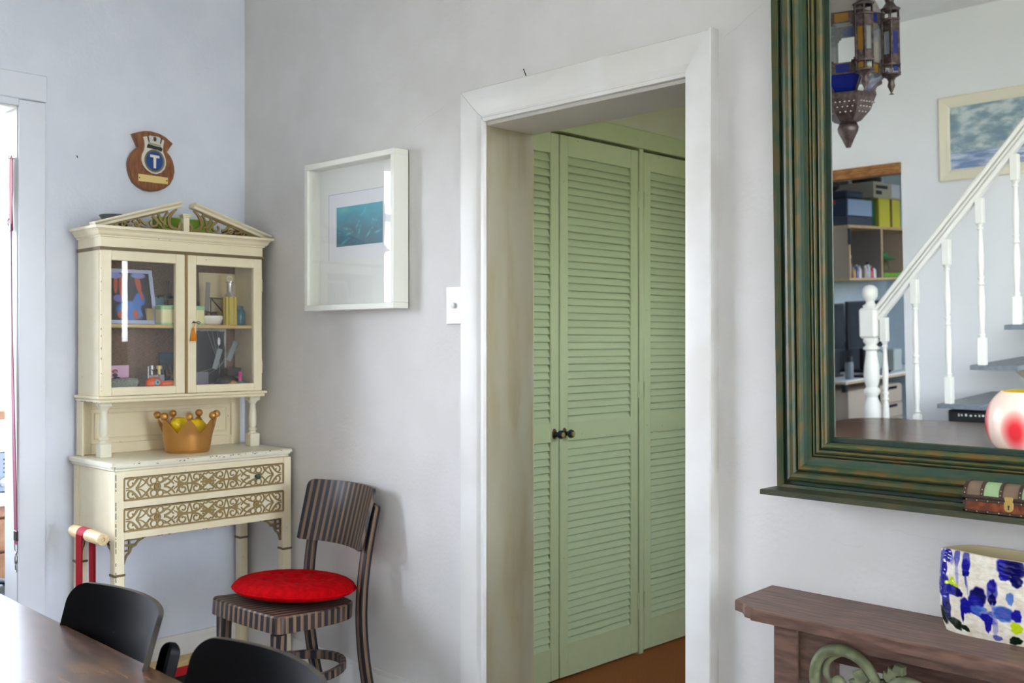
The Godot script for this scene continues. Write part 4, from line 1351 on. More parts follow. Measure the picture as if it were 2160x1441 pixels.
func crown_and_lemons():
	var o := thing("crown_bowl", "gold crown shaped bowl with ball tipped points standing on the cabinet top", "bowl")
	var c := V(0.19, 0.9365, 0.352)
	var n := 7
	var seg := 98
	var s := ST()
	var outer := []
	var inner := []
	for i in 11:
		var k := i / 10.0
		var ro := []
		var ri := []
		for j in seg:
			var a := TAU * j / seg + 0.42 - PI / 7
			var ph := fposmod((a - 0.42 + PI / 7) * n / TAU, 1.0)
			var tip := 1.0 - absf(ph - 0.5) * 2.0          # 1 at the points, 0 in the notches
			var top := lerpf(0.075, 0.131, tip)
			var y := lerpf(0.012, top, k)
			var r := 0.079 + 0.013 * (y / 0.076) + 0.009 * maxf(y - 0.07, 0.0) / 0.058
			ro.append(c + V(cos(a) * r, y, sin(a) * r))
			ri.append(c + V(cos(a) * (r - 0.004), y, sin(a) * (r - 0.004)))
		outer.append(ro)
		inner.append(ri)
	outer.reverse()
	grid(s, outer, [], true)
	grid(s, inner, [], true, 2)
	grid(s, [inner[10], outer[0]], [], true, 3)
	lathe(s, [Vector2(0, 0), Vector2(0.075, 0), Vector2(0.079, 0.004), Vector2(0.0812, 0.012), Vector2(0.075, 0.0125), Vector2(0, 0.0125)], 48, T(c.x, c.y, c.z))
	obj("bowl", s, M.copper_gold, o)
	for i in n:
		var a := TAU * i / n + 0.42
		obj("ball", ellipsoid(c + V(cos(a) * 0.1095, 0.138, sin(a) * 0.1095), V(0.0142, 0.0142, 0.0142)), M.copper_gold, o)
	rebase(o, c)
	var spots := [[V(0.01, 0.09, 0.034), 0.4, "yellow lemon on the left in the gold crown bowl"], [V(-0.002, 0.078, -0.036), -0.5, "yellow lemon on the right in the gold crown bowl"]]
	for q in spots:
		var l := ST()
		lathe(l, [Vector2(0, -0.052), Vector2(0.006, -0.05), Vector2(0.012, -0.044), Vector2(0.026, -0.034), Vector2(0.036, -0.014), Vector2(0.037, 0.006), Vector2(0.03, 0.026), Vector2(0.016, 0.04), Vector2(0.009, 0.046), Vector2(0.007, 0.05), Vector2(0, 0.053)], 24, Transform3D(Basis(Vector3.UP, q[1]) * Basis(V(1, 0, 0), deg_to_rad(68)), c + q[0] + V(0, 0.006, 0)))
		tag(obj("lemon", l, M.lemon), q[2], "lemon", "lemons in the crown bowl")


func plaque():
	var o := thing("wall_plaque", "wooden shield plaque with a blue badge lettered T and a brass plate", "plaque")
	var front := Transform3D(Basis(Vector3.UP, PI / 2), V(0.002, 0, 0))
	# outline drawn about the middle of the shield, x to the right, y up, in metres
	var px := [[330, 208], [430, 172], [560, 140], [690, 134], [850, 166], [970, 220], [1115, 338], [1055, 425], [1000, 515], [1062, 582], [1115, 680], [1143, 790], [1150, 900], [1122, 1030], [1056, 1150], [950, 1232], [830, 1284], [700, 1304], [570, 1284], [455, 1226], [360, 1140], [296, 1020], [262, 900], [254, 780], [272, 680], [320, 580], [388, 500], [438, 452], [395, 350]]
	var m := 0.0001825
	var poly := []
	for q in px:
		poly.append(Vector2((q[0] - 700) * m * 1.13, (720 - q[1]) * m + (q[0] - 700) * m * 0.06))
	var xf := front * T(-0.412, 2.04, 0.0)
	obj("board", extruded(poly, 0.0, 0.022, xf, 0.003), M.plywood, o)
	var badge := []
	for q in [[520, 260], [600, 238], [720, 228], [840, 250], [930, 300], [915, 400], [905, 500], [930, 570], [965, 660], [970, 760], [940, 860], [870, 930], [780, 962], [690, 950], [590, 890], [520, 800], [488, 700], [500, 600], [545, 510], [555, 420], [545, 330]]:
		badge.append(Vector2((q[0] - 700) * m * 1.13, (720 - q[1]) * m + (q[0] - 700) * m * 0.06))
	var white := mat(rgb(226, 222, 210), 0.4)
	obj("badge", extruded(badge, 0.022, 0.0255, xf, 0.001), white, o)
	var bc := Vector2(38, 12) * m
	var face_xf := xf * T(bc.x * 1.13, bc.y, 0.0255)
	var ring := ST()
	lathe(ring, [Vector2(0.0405, 0), Vector2(0.0405, 0.002), Vector2(0.038, 0.003), Vector2(0.035, 0.002), Vector2(0.033, 0.001), Vector2(0.0, 0.001)], 40, face_xf * Transform3D(Basis(V(1, 0, 0), PI / 2), V(0, 0, 0)))
	obj("rope_ring", ring, mat(rgb(122, 112, 84), 0.5, 0.3), o)
	obj("blue_disc", lathed([Vector2(0.0335, 0.0005), Vector2(0.0335, 0.002), Vector2(0, 0.0022)], 40, face_xf * Transform3D(Basis(V(1, 0, 0), PI / 2), V(0, 0, 0))), mat(rgb(20, 70, 140), 0.3), o)
	var tl := ST()
	extrude(tl, [Vector2(-0.0185, 0.021), Vector2(-0.0185, 0.012), Vector2(-0.0055, 0.0115), Vector2(-0.0045, -0.026), Vector2(0.005, -0.026), Vector2(0.0055, 0.011), Vector2(0.0185, 0.0105), Vector2(0.0185, 0.0195)], 0.002, 0.0034, face_xf, 0.0003)
	var tt := obj("letter_t", tl, mat(rgb(240, 226, 214), 0.4), o)
	tt.set_meta("label", "cream capital letter T")
	obj("name_band", extruded([Vector2(-0.03, 0.05), Vector2(-0.026, 0.0575), Vector2(0, 0.053), Vector2(0.027, 0.051), Vector2(0.032, 0.046), Vector2(0.028, 0.036), Vector2(0.012, 0.0405), Vector2(-0.012, 0.0425), Vector2(-0.03, 0.043)], 0.0, 0.003, face_xf, 0.0006), mat(rgb(28, 34, 30), 0.5), o)
	# crest: sails and ship sterns over a banded rim
	var cr := ST()
	for x in [-0.0115, 0.013]:
		extrude(cr, [Vector2(x - 0.008, 0.088), Vector2(x - 0.006, 0.066), Vector2(x + 0.006, 0.0655), Vector2(x + 0.008, 0.086)], 0, 0.003, face_xf, 0.0008)
	obj("sail", cr, mat(rgb(206, 214, 210), 0.4), o)
	cr = ST()
	extrude(cr, [Vector2(-0.006, 0.083), Vector2(-0.005, 0.073), Vector2(0, 0.0685), Vector2(0.006, 0.072), Vector2(0.0065, 0.082), Vector2(0, 0.085)], 0, 0.0045, face_xf, 0.001)
	for x in [-0.026, 0.028]:
		var sg := signf(x)
		extrude(cr, [Vector2(x + sg * 0.004, 0.086), Vector2(x + sg * 0.001, 0.074), Vector2(x - sg * 0.004, 0.061), Vector2(x - sg * 0.006, 0.066), Vector2(x - sg * 0.002, 0.083)], 0, 0.003, face_xf, 0.0006)
	obj("ship_stern", cr, mat(rgb(96, 52, 36), 0.45), o)
	obj("crest_rim", extruded([Vector2(-0.025, 0.0635), Vector2(0, 0.0615), Vector2(0.026, 0.058), Vector2(0.0245, 0.0525), Vector2(0, 0.0555), Vector2(-0.0235, 0.0585)], 0.0, 0.003, face_xf, 0.0006), mat(rgb(170, 166, 140), 0.4, 0.2), o)
	var pl := []
	for q in [[434, 974], [1008, 1020], [1006, 1148], [434, 1112]]:
		pl.append(Vector2((q[0] - 700) * m * 1.13, (720 - q[1]) * m + (q[0] - 700) * m * 0.06))
	obj("brass_plate", extruded(pl, 0.022, 0.0235, xf, 0.0003), M.brass_pale, o)
	for q in [[455, 1048], [986, 1082]]:
		var p := Vector2((q[0] - 700) * m * 1.13, (720 - q[1]) * m + (q[0] - 700) * m * 0.06)
		obj("screw", lathed([Vector2(0.0026, 0), Vector2(0.002, 0.0012), Vector2(0, 0.0014)], 10, xf * T(p.x, p.y, 0.0235, Basis(V(1, 0, 0), PI / 2))), M.black, o)
	rebase(o, V(0.0, 2.04, 0.412))
	o.scale.y = 1.08


func fish_picture():
	var o := thing("framed_photo", "white box framed photo of pale fish in turquoise water beside the doorway", "picture")
	var x0 := 0.553
	var x1 := 1.07
	var y0 := 1.462
	var y1 := 2.0
	var w := 0.02
	var d0 := 0.004
	var d := 0.067
	for q in [[V(x0, y0, d0), V(x1, y0 + w, d)], [V(x0, y1 - w, d0), V(x1, y1, d)], [V(x0, y0 + w, d0), V(x0 + w, y1 - w, d)], [V(x1 - w, y0 + w, d0), V(x1, y1 - w, d)]]:
		obj("frame_bar", boxed(q[0], q[1], 0.0015), M.white_frame, o)
	obj("backing", boxed(V(x0 + w, y0 + w, 0.006), V(x1 - w, y1 - w, 0.012)), M.mount, o)
	var mt := ST()
	bx(mt, V(0.632, 1.645, 0.0125), V(0.985, 1.886, 0.0135), 0.0003)
	obj("mount", mt, mat(rgb(238, 238, 240), 0.9), o)
	var ln := ST()
	bx(ln, V(0.6305, 1.645, 0.012), V(0.632, 1.887, 0.0134))
	bx(ln, V(0.6305, 1.886, 0.012), V(0.985, 1.8872, 0.0134))
	obj("mount_edge", ln, mat(rgb(140, 140, 146), 0.8), o)
	var im := Image.create(160, 90, false, Image.FORMAT_RGB8)
	var f := FastNoiseLite.new()
	f.seed = 12
	f.frequency = 0.02
	for y in 90:
		for x in 160:
			var k := clampf(y / 90.0 + 0.25 * f.get_noise_2d(x, y * 1.6), 0, 1)
			im.set_pixel(x, y, rgb(6, 160, 178).lerp(rgb(0, 92, 114), k))
	blob(im, 26, 6, 34, 14, Color(0.5, 0.78, 0.74, 0.8), 0.0, 1.0)
	blob(im, 60, 50, 40, 16, Color(0.02, 0.32, 0.38, 0.8), 0.15, 1.0)
	blob(im, 110, 64, 44, 14, Color(0.02, 0.34, 0.4, 0.7), -0.1, 1.0)
	for q in [[27, 80, 18, 4.5, -0.45], [42, 62, 15, 4.5, -0.2], [35, 50, 14, 4, 0.15], [73, 46, 12, 4, -1.0], [80, 60, 14, 4.5, -1.25], [112, 66, 17, 5, -0.75], [142, 64, 16, 4, -0.25], [128, 36, 10, 3, 0.2], [100, 10, 8, 3, -0.9], [90, 22, 12, 2, -0.6]]:
		blob(im, q[0], q[1], q[2], q[3], Color(0.42, 0.8, 0.82, 0.6), q[4], 0.9)
		var e := Vector2(cos(q[4]), sin(q[4])) * float(q[2])
		blob(im, q[0] + e.x, q[1] + e.y, 5, 2, Color(0.4, 0.8, 0.82, 0.6), q[4] + 0.9, 0.8)
	picture_quad("print", im, [V(0.679, 1.694, 0.0142), V(0.945, 1.694, 0.0142), V(0.945, 1.837, 0.0142), V(0.679, 1.837, 0.0142)], o, 0.5)
	var g := ST()
	quad(g, V(x0 + w, y0 + w, 0.056), V(x1 - w, y0 + w, 0.056), V(x1 - w, y1 - w, 0.056), V(x0 + w, y1 - w, 0.056))
	obj("glass", g, M.pane, o)
	rebase(o, V(0.81, y0, 0.0))
	o.rotation.y = deg_to_rad(1.1)
	o.position.z = 0.006


func small_wall_things():
	var o := thing("light_switch", "white light switch with a round push button beside the doorway", "switch")
	obj("plate", boxed(V(1.268, 1.406, 0.0), V(1.345, 1.528, 0.009), 0.002), M.white_top, o)
	obj("button", lathed([Vector2(0.0095, 0.009), Vector2(0.009, 0.016), Vector2(0, 0.0175)], 18, T(1.306, 1.466, 0.0, Basis(V(1, 0, 0), PI / 2))), mat(rgb(214, 212, 208), 0.3), o)
	rebase(o, V(1.306, 1.466, 0))
	var n := ST()
	tube(n, [V(1.628, 2.145, 0.004), V(1.617, 2.172, 0.006)], 0.0014, 6)
	tag(obj("wire_end", n, M.black), "short black wire end sticking up over the door casing", "wire")
	var c := ST()
	tube(c, [V(0.0012, 2.03, 0.69), V(0.004, 2.026, 0.689), V(0.006, 2.022, 0.688)], 0.0016, 6)
	tag(obj("nail", c, M.black), "small dark nail in the wall left of the plaque", "nail")
	# hairline cracks and pencil marks in the plaster
	var marks := ST()
	var rng := RandomNumberGenerator.new()
	rng.seed = 8
	for q in [[Vector2(2.32, 2.12), Vector2(2.44, 2.18)], [Vector2(1.09, 2.07), Vector2(1.25, 2.12)], [Vector2(2.62, 0.885), Vector2(2.7, 0.88)], [Vector2(2.76, 0.93), Vector2(2.9, 0.918)]]:
		var line := []
		for i in 9:
			var p: Vector2 = q[0].lerp(q[1], i / 8.0)
			line.append(V(p.x, p.y + rng.randf_range(-0.003, 0.003), 0.0002))
		tube(marks, line, 0.00025, 4)
	var mk := obj("trim_6", marks, mat(rgb(196, 191, 184), 0.9))
	tag(mk, "fine hairline cracks in the white plaster wall", "cracks", "", "structure")


# ---------------------------------------------------------------- chairs and tables
# bentwood cafe chair: origin on the floor under the seat, sitter faces +z
func make_chair(called: String, label: String, flat: Material, along: Material, edge: Material, wide: float) -> Node3D:
	var o := thing(called, label, "chair")
	# seat: squarish front, narrowing to a rounded back
	var out := []
	out.append_array(arc(Vector2(0.195, 0.17), 0.035, 0, 80, 5))
	out.append_array(bez(Vector2(0.195, 0.206), Vector2(0, 0.222), Vector2(-0.195, 0.206), 10))
	out.append_array(arc(Vector2(-0.195, 0.17), 0.035, 100, 180, 5))
	out.append_array(bez(Vector2(-0.228, 0.14), Vector2(-0.222, -0.1), Vector2(-0.15, -0.16), 8))
	out.append_array(bez(Vector2(-0.14, -0.168), Vector2(0, -0.205), Vector2(0.14, -0.168), 8))
	out.append_array(bez(Vector2(0.15, -0.16), Vector2(0.222, -0.1), Vector2(0.228, 0.14), 8))
	var poly := []
	for p in out:
		poly.append(Vector2(p.x * wide, -p.y * (0.93 if p.y > 0 else 1.0)))
	var flat_xf := T(0, 0.425, -0.18, Basis(V(1, 0, 0), deg_to_rad(-3.6))) * T(0, -0.417, 0.18) * Transform3D(Basis(V(1, 0, 0), -PI / 2), Vector3.ZERO)
	obj("seat", extruded(poly, 0.398, 0.452, flat_xf, 0.005), flat, o)
	# rear posts, one sweep from splayed foot to rounded top
	for sx in [-1.0, 1.0]:
		var pts := []
		var rad := []
		for i in 26:
			var k := i / 20.0 * 0.975 if i <= 20 else 0.975 + 0.025 * sin((i - 20) / 5.0 * PI / 2)
			var y := 0.79 * k
			var z := -0.183 - 0.075 * pow(absf(y - 0.42) / 0.42, 1.8)
			pts.append(V(sx * (0.168 + 0.012 * k) * wide, y, z))
			var w := 0.0195
			var cap := 1.0 if k < 0.975 else sqrt(maxf(0.02, 1.0 - pow((k - 0.975) / 0.025, 2.0)))
			w *= cap
			rad.append(Vector2(w, (0.016 - 0.003 * k) * lerpf(1.0, cap, 0.7)))
		var s := ST()
		tube(s, pts, rad, 8, "rect", V(0, 0, 1))
		obj("rear_post", s, along, o)
	for sx in [-1.0, 1.0]:
		var s := ST()
		tube(s, [V(sx * 0.182 * wide, 0, 0.16), V(sx * 0.182 * wide, 0.2, 0.158), V(sx * 0.182 * wide, 0.418, 0.156)], [Vector2(0.0145, 0.0145), Vector2(0.018, 0.018), Vector2(0.021, 0.021)], 8, "rect", V(0, 0, 1))
		obj("front_leg", s, along, o)
	# curved back panel on the front of the posts
	var rows_f := []
	var rows_b := []
	var uf := []
	var n := 44
	var half := 0.228 * wide
	var radius := 0.36
	for j in n + 1:
		var u := half * sin(lerpf(-PI / 2, PI / 2, float(j) / n))
		var k := half - absf(u)
		var cut := 0.0
		var rr := 0.042 if wide > 0.95 else 0.024
		if k < rr: cut = rr - sqrt(maxf(0.0, rr * rr - (rr - k) * (rr - k)))
		var a := u / radius
		var f := []
		var b := []
		var us := []
		for i in 9:
			var y := lerpf(0.635 + cut * 0.35, 0.846 - cut, i / 8.0)
			var z := -0.205 - 0.28 * (y - 0.64) + radius * (1.0 - cos(a)) * 0.9
			var c := V(sin(a) * radius * lerpf(0.955, 1.0, i / 8.0), y, z)
			var nn := V(-sin(a), 0, cos(a))
			f.append(c + nn * 0.005)
			b.append(c - nn * 0.005)
			us.append(Vector2(u, y))
		rows_f.append(f)
		rows_b.append(b)
		uf.append(us)
	var s := ST()
	rows_f.reverse()
	var uf2 := uf.duplicate()
	uf2.reverse()
	grid(s, rows_f, uf2)
	rows_f.reverse()
	grid(s, rows_b, uf, false, 2)
	obj("backrest", s, along, o)
	s = ST()
	var rim := []
	for j in n + 1: rim.append([rows_f[j][8], rows_b[j][8]])
	for i in range(7, -1, -1): rim.append([rows_f[n][i], rows_b[n][i]])
	for j in range(n - 1, -1, -1): rim.append([rows_f[j][0], rows_b[j][0]])
	for i in range(1, 9): rim.append([rows_f[0][i], rows_b[0][i]])
	grid(s, rim, [], false, 1)
	obj("backrest_edge", s, edge, o)
	# hoop stretcher and front stretcher
	var hoop := []
	for i in 28:
		var t := TAU * i / 28.0
		hoop.append(V(cos(t) * 0.165 * wide, 0.235, -0.015 + sin(t) * 0.18))
	s = ST()
	tube(s, hoop, Vector2(0.009, 0.015), 8, "rect", Vector3.UP, true)
	obj("hoop_stretcher", s, flat, o)
	s = ST()
	tube(s, [V(-0.165 * wide, 0.315, 0.158), V(0, 0.315, 0.158), V(0.165 * wide, 0.315, 0.158)], Vector2(0.009, 0.016), 8, "rect", Vector3.UP)
	obj("front_stretcher", s, flat, o)
	for sx in [-1.0, 1.0]:
		var bolt := ST()
		lathe(bolt, [Vector2(0.006, 0), Vector2(0.006, 0.006), Vector2(0, 0.008)], 8, T(sx * 0.171 * wide, 0.425, -0.2, Basis(V(1, 0, 0), -PI / 2)))
		obj("bolt", bolt, M.black, o)
	return o


func chairs():
	var a := make_chair("striped_chair", "bentwood chair striped black and tan standing in front of the white wall", M.stripe, M.stripe_uv, M.stripe, 0.88)
	a.position = V(0.782, 0, 0.285)
	a.rotation.y = deg_to_rad(2)
	var b := make_chair("black_chair", "worn black bentwood chair at the table in front of the cabinet legs", M.black_wood, M.black_wood, M.worn_edge, 1.0)
	b.position = V(1.772, 0, 1.54)
	b.scale.y = 0.99
	b.rotation.y = deg_to_rad(-2)
	tag(b, "", "", "black bentwood chairs at the dining table")
	var c: Node3D = b.duplicate()
	c.name = numbered("black_chair")
	add_child(c)
	c.position = V(2.332, 0, 1.555)
	c.rotation.y = deg_to_rad(-3)
	tag(c, "worn black bentwood chair at the table in front of the striped chair's legs", "chair", "black bentwood chairs at the dining table")
	# round tufted cushion
	var o := thing("seat_cushion", "round red velvet button tufted cushion lying on the striped chair", "cushion")
	var cc := V(0.752, 0.4525, 0.25)
	var tufts := [Vector2(0, 0)]
	for i in 5:
		tufts.append(Vector2(cos(TAU * i / 5.0 + 0.5), sin(TAU * i / 5.0 + 0.5)) * 0.095)
	var top := []
	var bot := []
	var seg := 64
	for i in 25:
		var k := i / 24.0
		var r := 0.208 * sin(k * PI / 2)
		var rt := []
		var rb := []
		for j in seg:
			var t := TAU * j / seg
			var p := Vector2(cos(t), sin(t)) * r
			var h := 0.036 * pow(maxf(0.0, 1.0 - pow(r / 0.208, 5.0)), 0.5)
			var dip := 0.0
			for q in tufts:
				dip += 0.015 * exp(-p.distance_squared_to(q) / 0.0006)
			var wrinkle := 0.0007 * sin(t * 23.0 + r * 40.0) * smoothstep(0.12, 0.19, r)
			rt.append(cc + V(p.x, 0.026 + h - dip + wrinkle, p.y))
			rb.append(cc + V(p.x, 0.026 - 0.0255 * pow(maxf(0.0, 1.0 - pow(r / 0.208, 5.0)), 0.5), p.y))
		top.append(rt)
		bot.append(rb)
	var s := ST()
	top.reverse()
	grid(s, top, [], true, 1)
	grid(s, bot, [], true, 2)
	top.reverse()
	obj("cover", s, M.velvet, o)
	var seam := ST()
	tube(seam, top[24], 0.0035, 6, "round", Vector3.UP, true)
	obj("seam", seam, M.velvet, o)
	for q in tufts:
		obj("button", ellipsoid(cc + V(q.x, 0.05, q.y), V(0.0105, 0.0055, 0.0105)), M.velvet_button, o)
	rebase(o, cc)
	o.rotation.x = deg_to_rad(-3.6)
	o.position.y += 0.028


func dining_table():
	var o := thing("dining_table", "large dark brown polished dining table in the foreground", "table")
	var x0 := 1.0
	var x1 := 3.25
	var z0 := 1.352
	var z1 := 3.4
	# board by board, with the left end corners rounded
	var n := 7
	for k in n:
		var a := lerpf(z0, z1, float(k) / n)
		var b := lerpf(z0, z1, float(k + 1) / n) - 0.0008
		var poly := []
		if k == 0:
			poly = arc(Vector2(x0 + 0.12, a + 0.12), 0.12, 180, 270, 8) + [Vector2(x1, a), Vector2(x1, b), Vector2(x0, b)]
		elif k == n - 1:
			poly = [Vector2(x0, a), Vector2(x1, a), Vector2(x1, b)] + arc(Vector2(x0 + 0.2, b - 0.2), 0.2, 90, 180, 8)
		else:
			poly = [Vector2(x0, a), Vector2(x1, a), Vector2(x1, b), Vector2(x0, b)]
		var p2 := []
		for p in poly:
			p2.append(Vector2(p.x, -p.y))
		obj("plank", extruded(p2, 0.715, 0.75, Transform3D(Basis(V(1, 0, 0), -PI / 2), Vector3.ZERO), 0.0012 if k else 0.003), M.table, o)
	var ap := ST()
	for q in [[V(x0 + 0.25, 0.62, z0 + 0.27), V(x1 - 0.2, 0.714, z0 + 0.3)], [V(x0 + 0.25, 0.62, z1 - 0.3), V(x1 - 0.2, 0.714, z1 - 0.27)], [V(x0 + 0.22, 0.62, z0 + 0.3), V(x0 + 0.25, 0.714, z1 - 0.3)], [V(x1 - 0.23, 0.62, z0 + 0.3), V(x1 - 0.2, 0.714, z1 - 0.3)]]:
		bx(ap, q[0], q[1], 0.002)
	obj("apron", ap, M.table, o)
	for x in [x0 + 0.25, x1 - 0.23]:
		for z in [z0 + 0.3, z1 - 0.3]:
			var s := ST()
			box(s, V(x, 0.64, z), V(0.085, 0.15, 0.085), 0.004)
			lathe(s, [Vector2(0.022, 0), Vector2(0.028, 0.02), Vector2(0.02, 0.05), Vector2(0.034, 0.3), Vector2(0.04, 0.48), Vector2(0.03, 0.51), Vector2(0.04, 0.54), Vector2(0.036, 0.566)], 18, T(x, 0, z))
			obj("leg", s, M.table, o)
	rebase(o, V(2.1, 0, 2.37))


func stool_and_board():
	var o := thing("folding_stool", "folded stool with red webbing over a pale turned rail at the cabinet's left side", "stool")
	var s := ST()
	var y := 0.6935
	lathe(s, [Vector2(0, 0.175), Vector2(0.017, 0.176), Vector2(0.021, 0.182), Vector2(0.019, 0.192), Vector2(0.0215, 0.2), Vector2(0.0215, 0.39), Vector2(0.0185, 0.398), Vector2(0.0215, 0.408), Vector2(0.02, 0.418), Vector2(0.007, 0.42), Vector2(0.006, 0.414), Vector2(0, 0.414)], 20, Transform3D(Basis(V(0, 0, 1), -PI / 2), V(0, y, 0.772)))
	obj("rail", s, M.pale_wood, o)
	s = ST()
	lathe(s, [Vector2(0.0215, 0.0), Vector2(0.0228, 0.001), Vector2(0.0228, 0.056), Vector2(0.0215, 0.057)], 24, Transform3D(Basis(V(0, 0, 1), -PI / 2), V(0.252, y, 0.772)))
	var w := obj("webbing", s, mat(rgb(176, 44, 62), 0.85), o)
	w.set_meta("label", "red cloth wrapped over the rail")
	for q in [[0.7945, rgb(120, 10, 22)], [0.7495, rgb(190, 20, 36)]]:
		var p := ST()
		bx(p, V(0.254, 0.03, q[0] - 0.002), V(0.304, y, q[0] + 0.002), 0.001)
		obj("webbing", p, M.red_cloth, o)
	var b := ST()
	bx(b, V(0.18, 0.012, 0.735), V(0.42, 0.04, 0.81), 0.006)
	obj("foot_rail", b, M.pale_wood, o)
	rebase(o, V(0.29, 0, 0.772))
	var r := thing("low_box", "low red box with a cream top edge on the floor under the cabinet", "box")
	obj("plinth", boxed(V(0.03, 0.0, 0.1), V(0.09, 0.066, 0.63), 0.002), M.black, r)
	obj("body", boxed(V(0.025, 0.066, 0.06), V(0.097, 0.101, 0.66), 0.003), M.red_paint, r)
	obj("lid", boxed(V(0.022, 0.101, 0.055), V(0.1, 0.122, 0.665), 0.004), mat(rgb(218, 190, 134), 0.5), r)
	rebase(r, V(0.06, 0, 0.36))


func leash():
	var o := thing("dog_leash", "long crimson dog leash hanging from the jamb of the left doorway", "leash")
	var z := 0.905
	var s := ST()
	# hand loop: two layers hung from a hook
	for k in 2:
		var pts := []
		for q in [[-0.022, 1.997], [-0.03 + 0.018 * k, 1.985], [-0.034 + 0.022 * k, 1.9], [-0.026 + 0.006 * k, 1.8], [-0.02, 1.74]]:
			pts.append(V(q[0], q[1], z + 0.003 + 0.004 * k))
		tube(s, pts, Vector2(0.0115, 0.0012), 4, "flat", V(0, 0, 1))
	obj("hand_loop", s, M.webbing, o)
	s = ST()
	var line := []
	var wid := []
	for q in [[-0.022, 1.76, 0.009], [-0.02, 1.7, 0.0025], [-0.016, 1.5, 0.0025], [-0.012, 1.36, 0.005], [-0.005, 1.2, 0.0105], [0.006, 1.0, 0.0125], [0.018, 0.8, 0.0125], [0.026, 0.64, 0.0125]]:
		line.append(V(q[0], q[1], z + 0.005))
		wid.append(Vector2(q[2], 0.0014))
	tube(s, line, wid, 4, "flat", V(0, 0, 1))
	obj("strap", s, M.webbing, o)
	for sx in [-1.0, 1.0]:
		s = ST()
		var l2 := []
		for i in line.size():
			l2.append(line[i] + V(sx * (wid[i].x - 0.0012), 0, 0.0018))
		tube(s, l2, Vector2(0.0007, 0.0003), 4, "flat", V(0, 0, 1))
		obj("stitching", s, mat(rgb(120, 120, 160), 0.7), o)
	obj("keeper", boxed(V(0.012, 0.655, z + 0.002), V(0.041, 0.69, z + 0.009), 0.001), M.black, o)
	obj("keeper", boxed(V(-0.034, 1.738, z + 0.001), V(-0.012, 1.765, z + 0.01), 0.001), M.navy, o)
	var lp := ST()
	tube(lp, [V(-0.034, 1.75, z + 0.005), V(-0.042, 1.762, z + 0.008), V(-0.044, 1.778, z + 0.008), V(-0.036, 1.785, z + 0.006)], 0.0025, 6)
	obj("tag_loop", lp, M.navy, o)
	var dr := ST()
	tube(dr, [V(0.012, 0.642, z + 0.005), V(0.042, 0.642, z + 0.005), V(0.04, 0.62, z + 0.005), V(0.027, 0.61, z + 0.005), V(0.014, 0.62, z + 0.005)], 0.002, 6, "round", V(0, 0, 1), true)
	obj("ring", dr, M.steel, o)
	var cl := ST()
	lathe(cl, [Vector2(0.004, 0.575), Vector2(0.0055, 0.58), Vector2(0.0055, 0.6), Vector2(0.003, 0.604), Vector2(0.004, 0.612), Vector2(0, 0.614)], 12, T(0.028, 0, z + 0.006))
	tube(cl, [V(0.028, 0.578, z + 0.006), V(0.022, 0.566, z + 0.006), V(0.024, 0.55, z + 0.006), V(0.033, 0.548, z + 0.006), V(0.036, 0.56, z + 0.006), V(0.03, 0.575, z + 0.006)], 0.0025, 6)
	obj("clip", cl, M.steel, o)
	var hk := ST()
	tube(hk, [V(-0.022, 1.995, 0.8995), V(-0.022, 1.994, z + 0.012), V(-0.022, 2.004, z + 0.014)], 0.002, 6)
	obj("hook", hk, M.steel, o)
	rebase(o, V(0, 0.55, z))


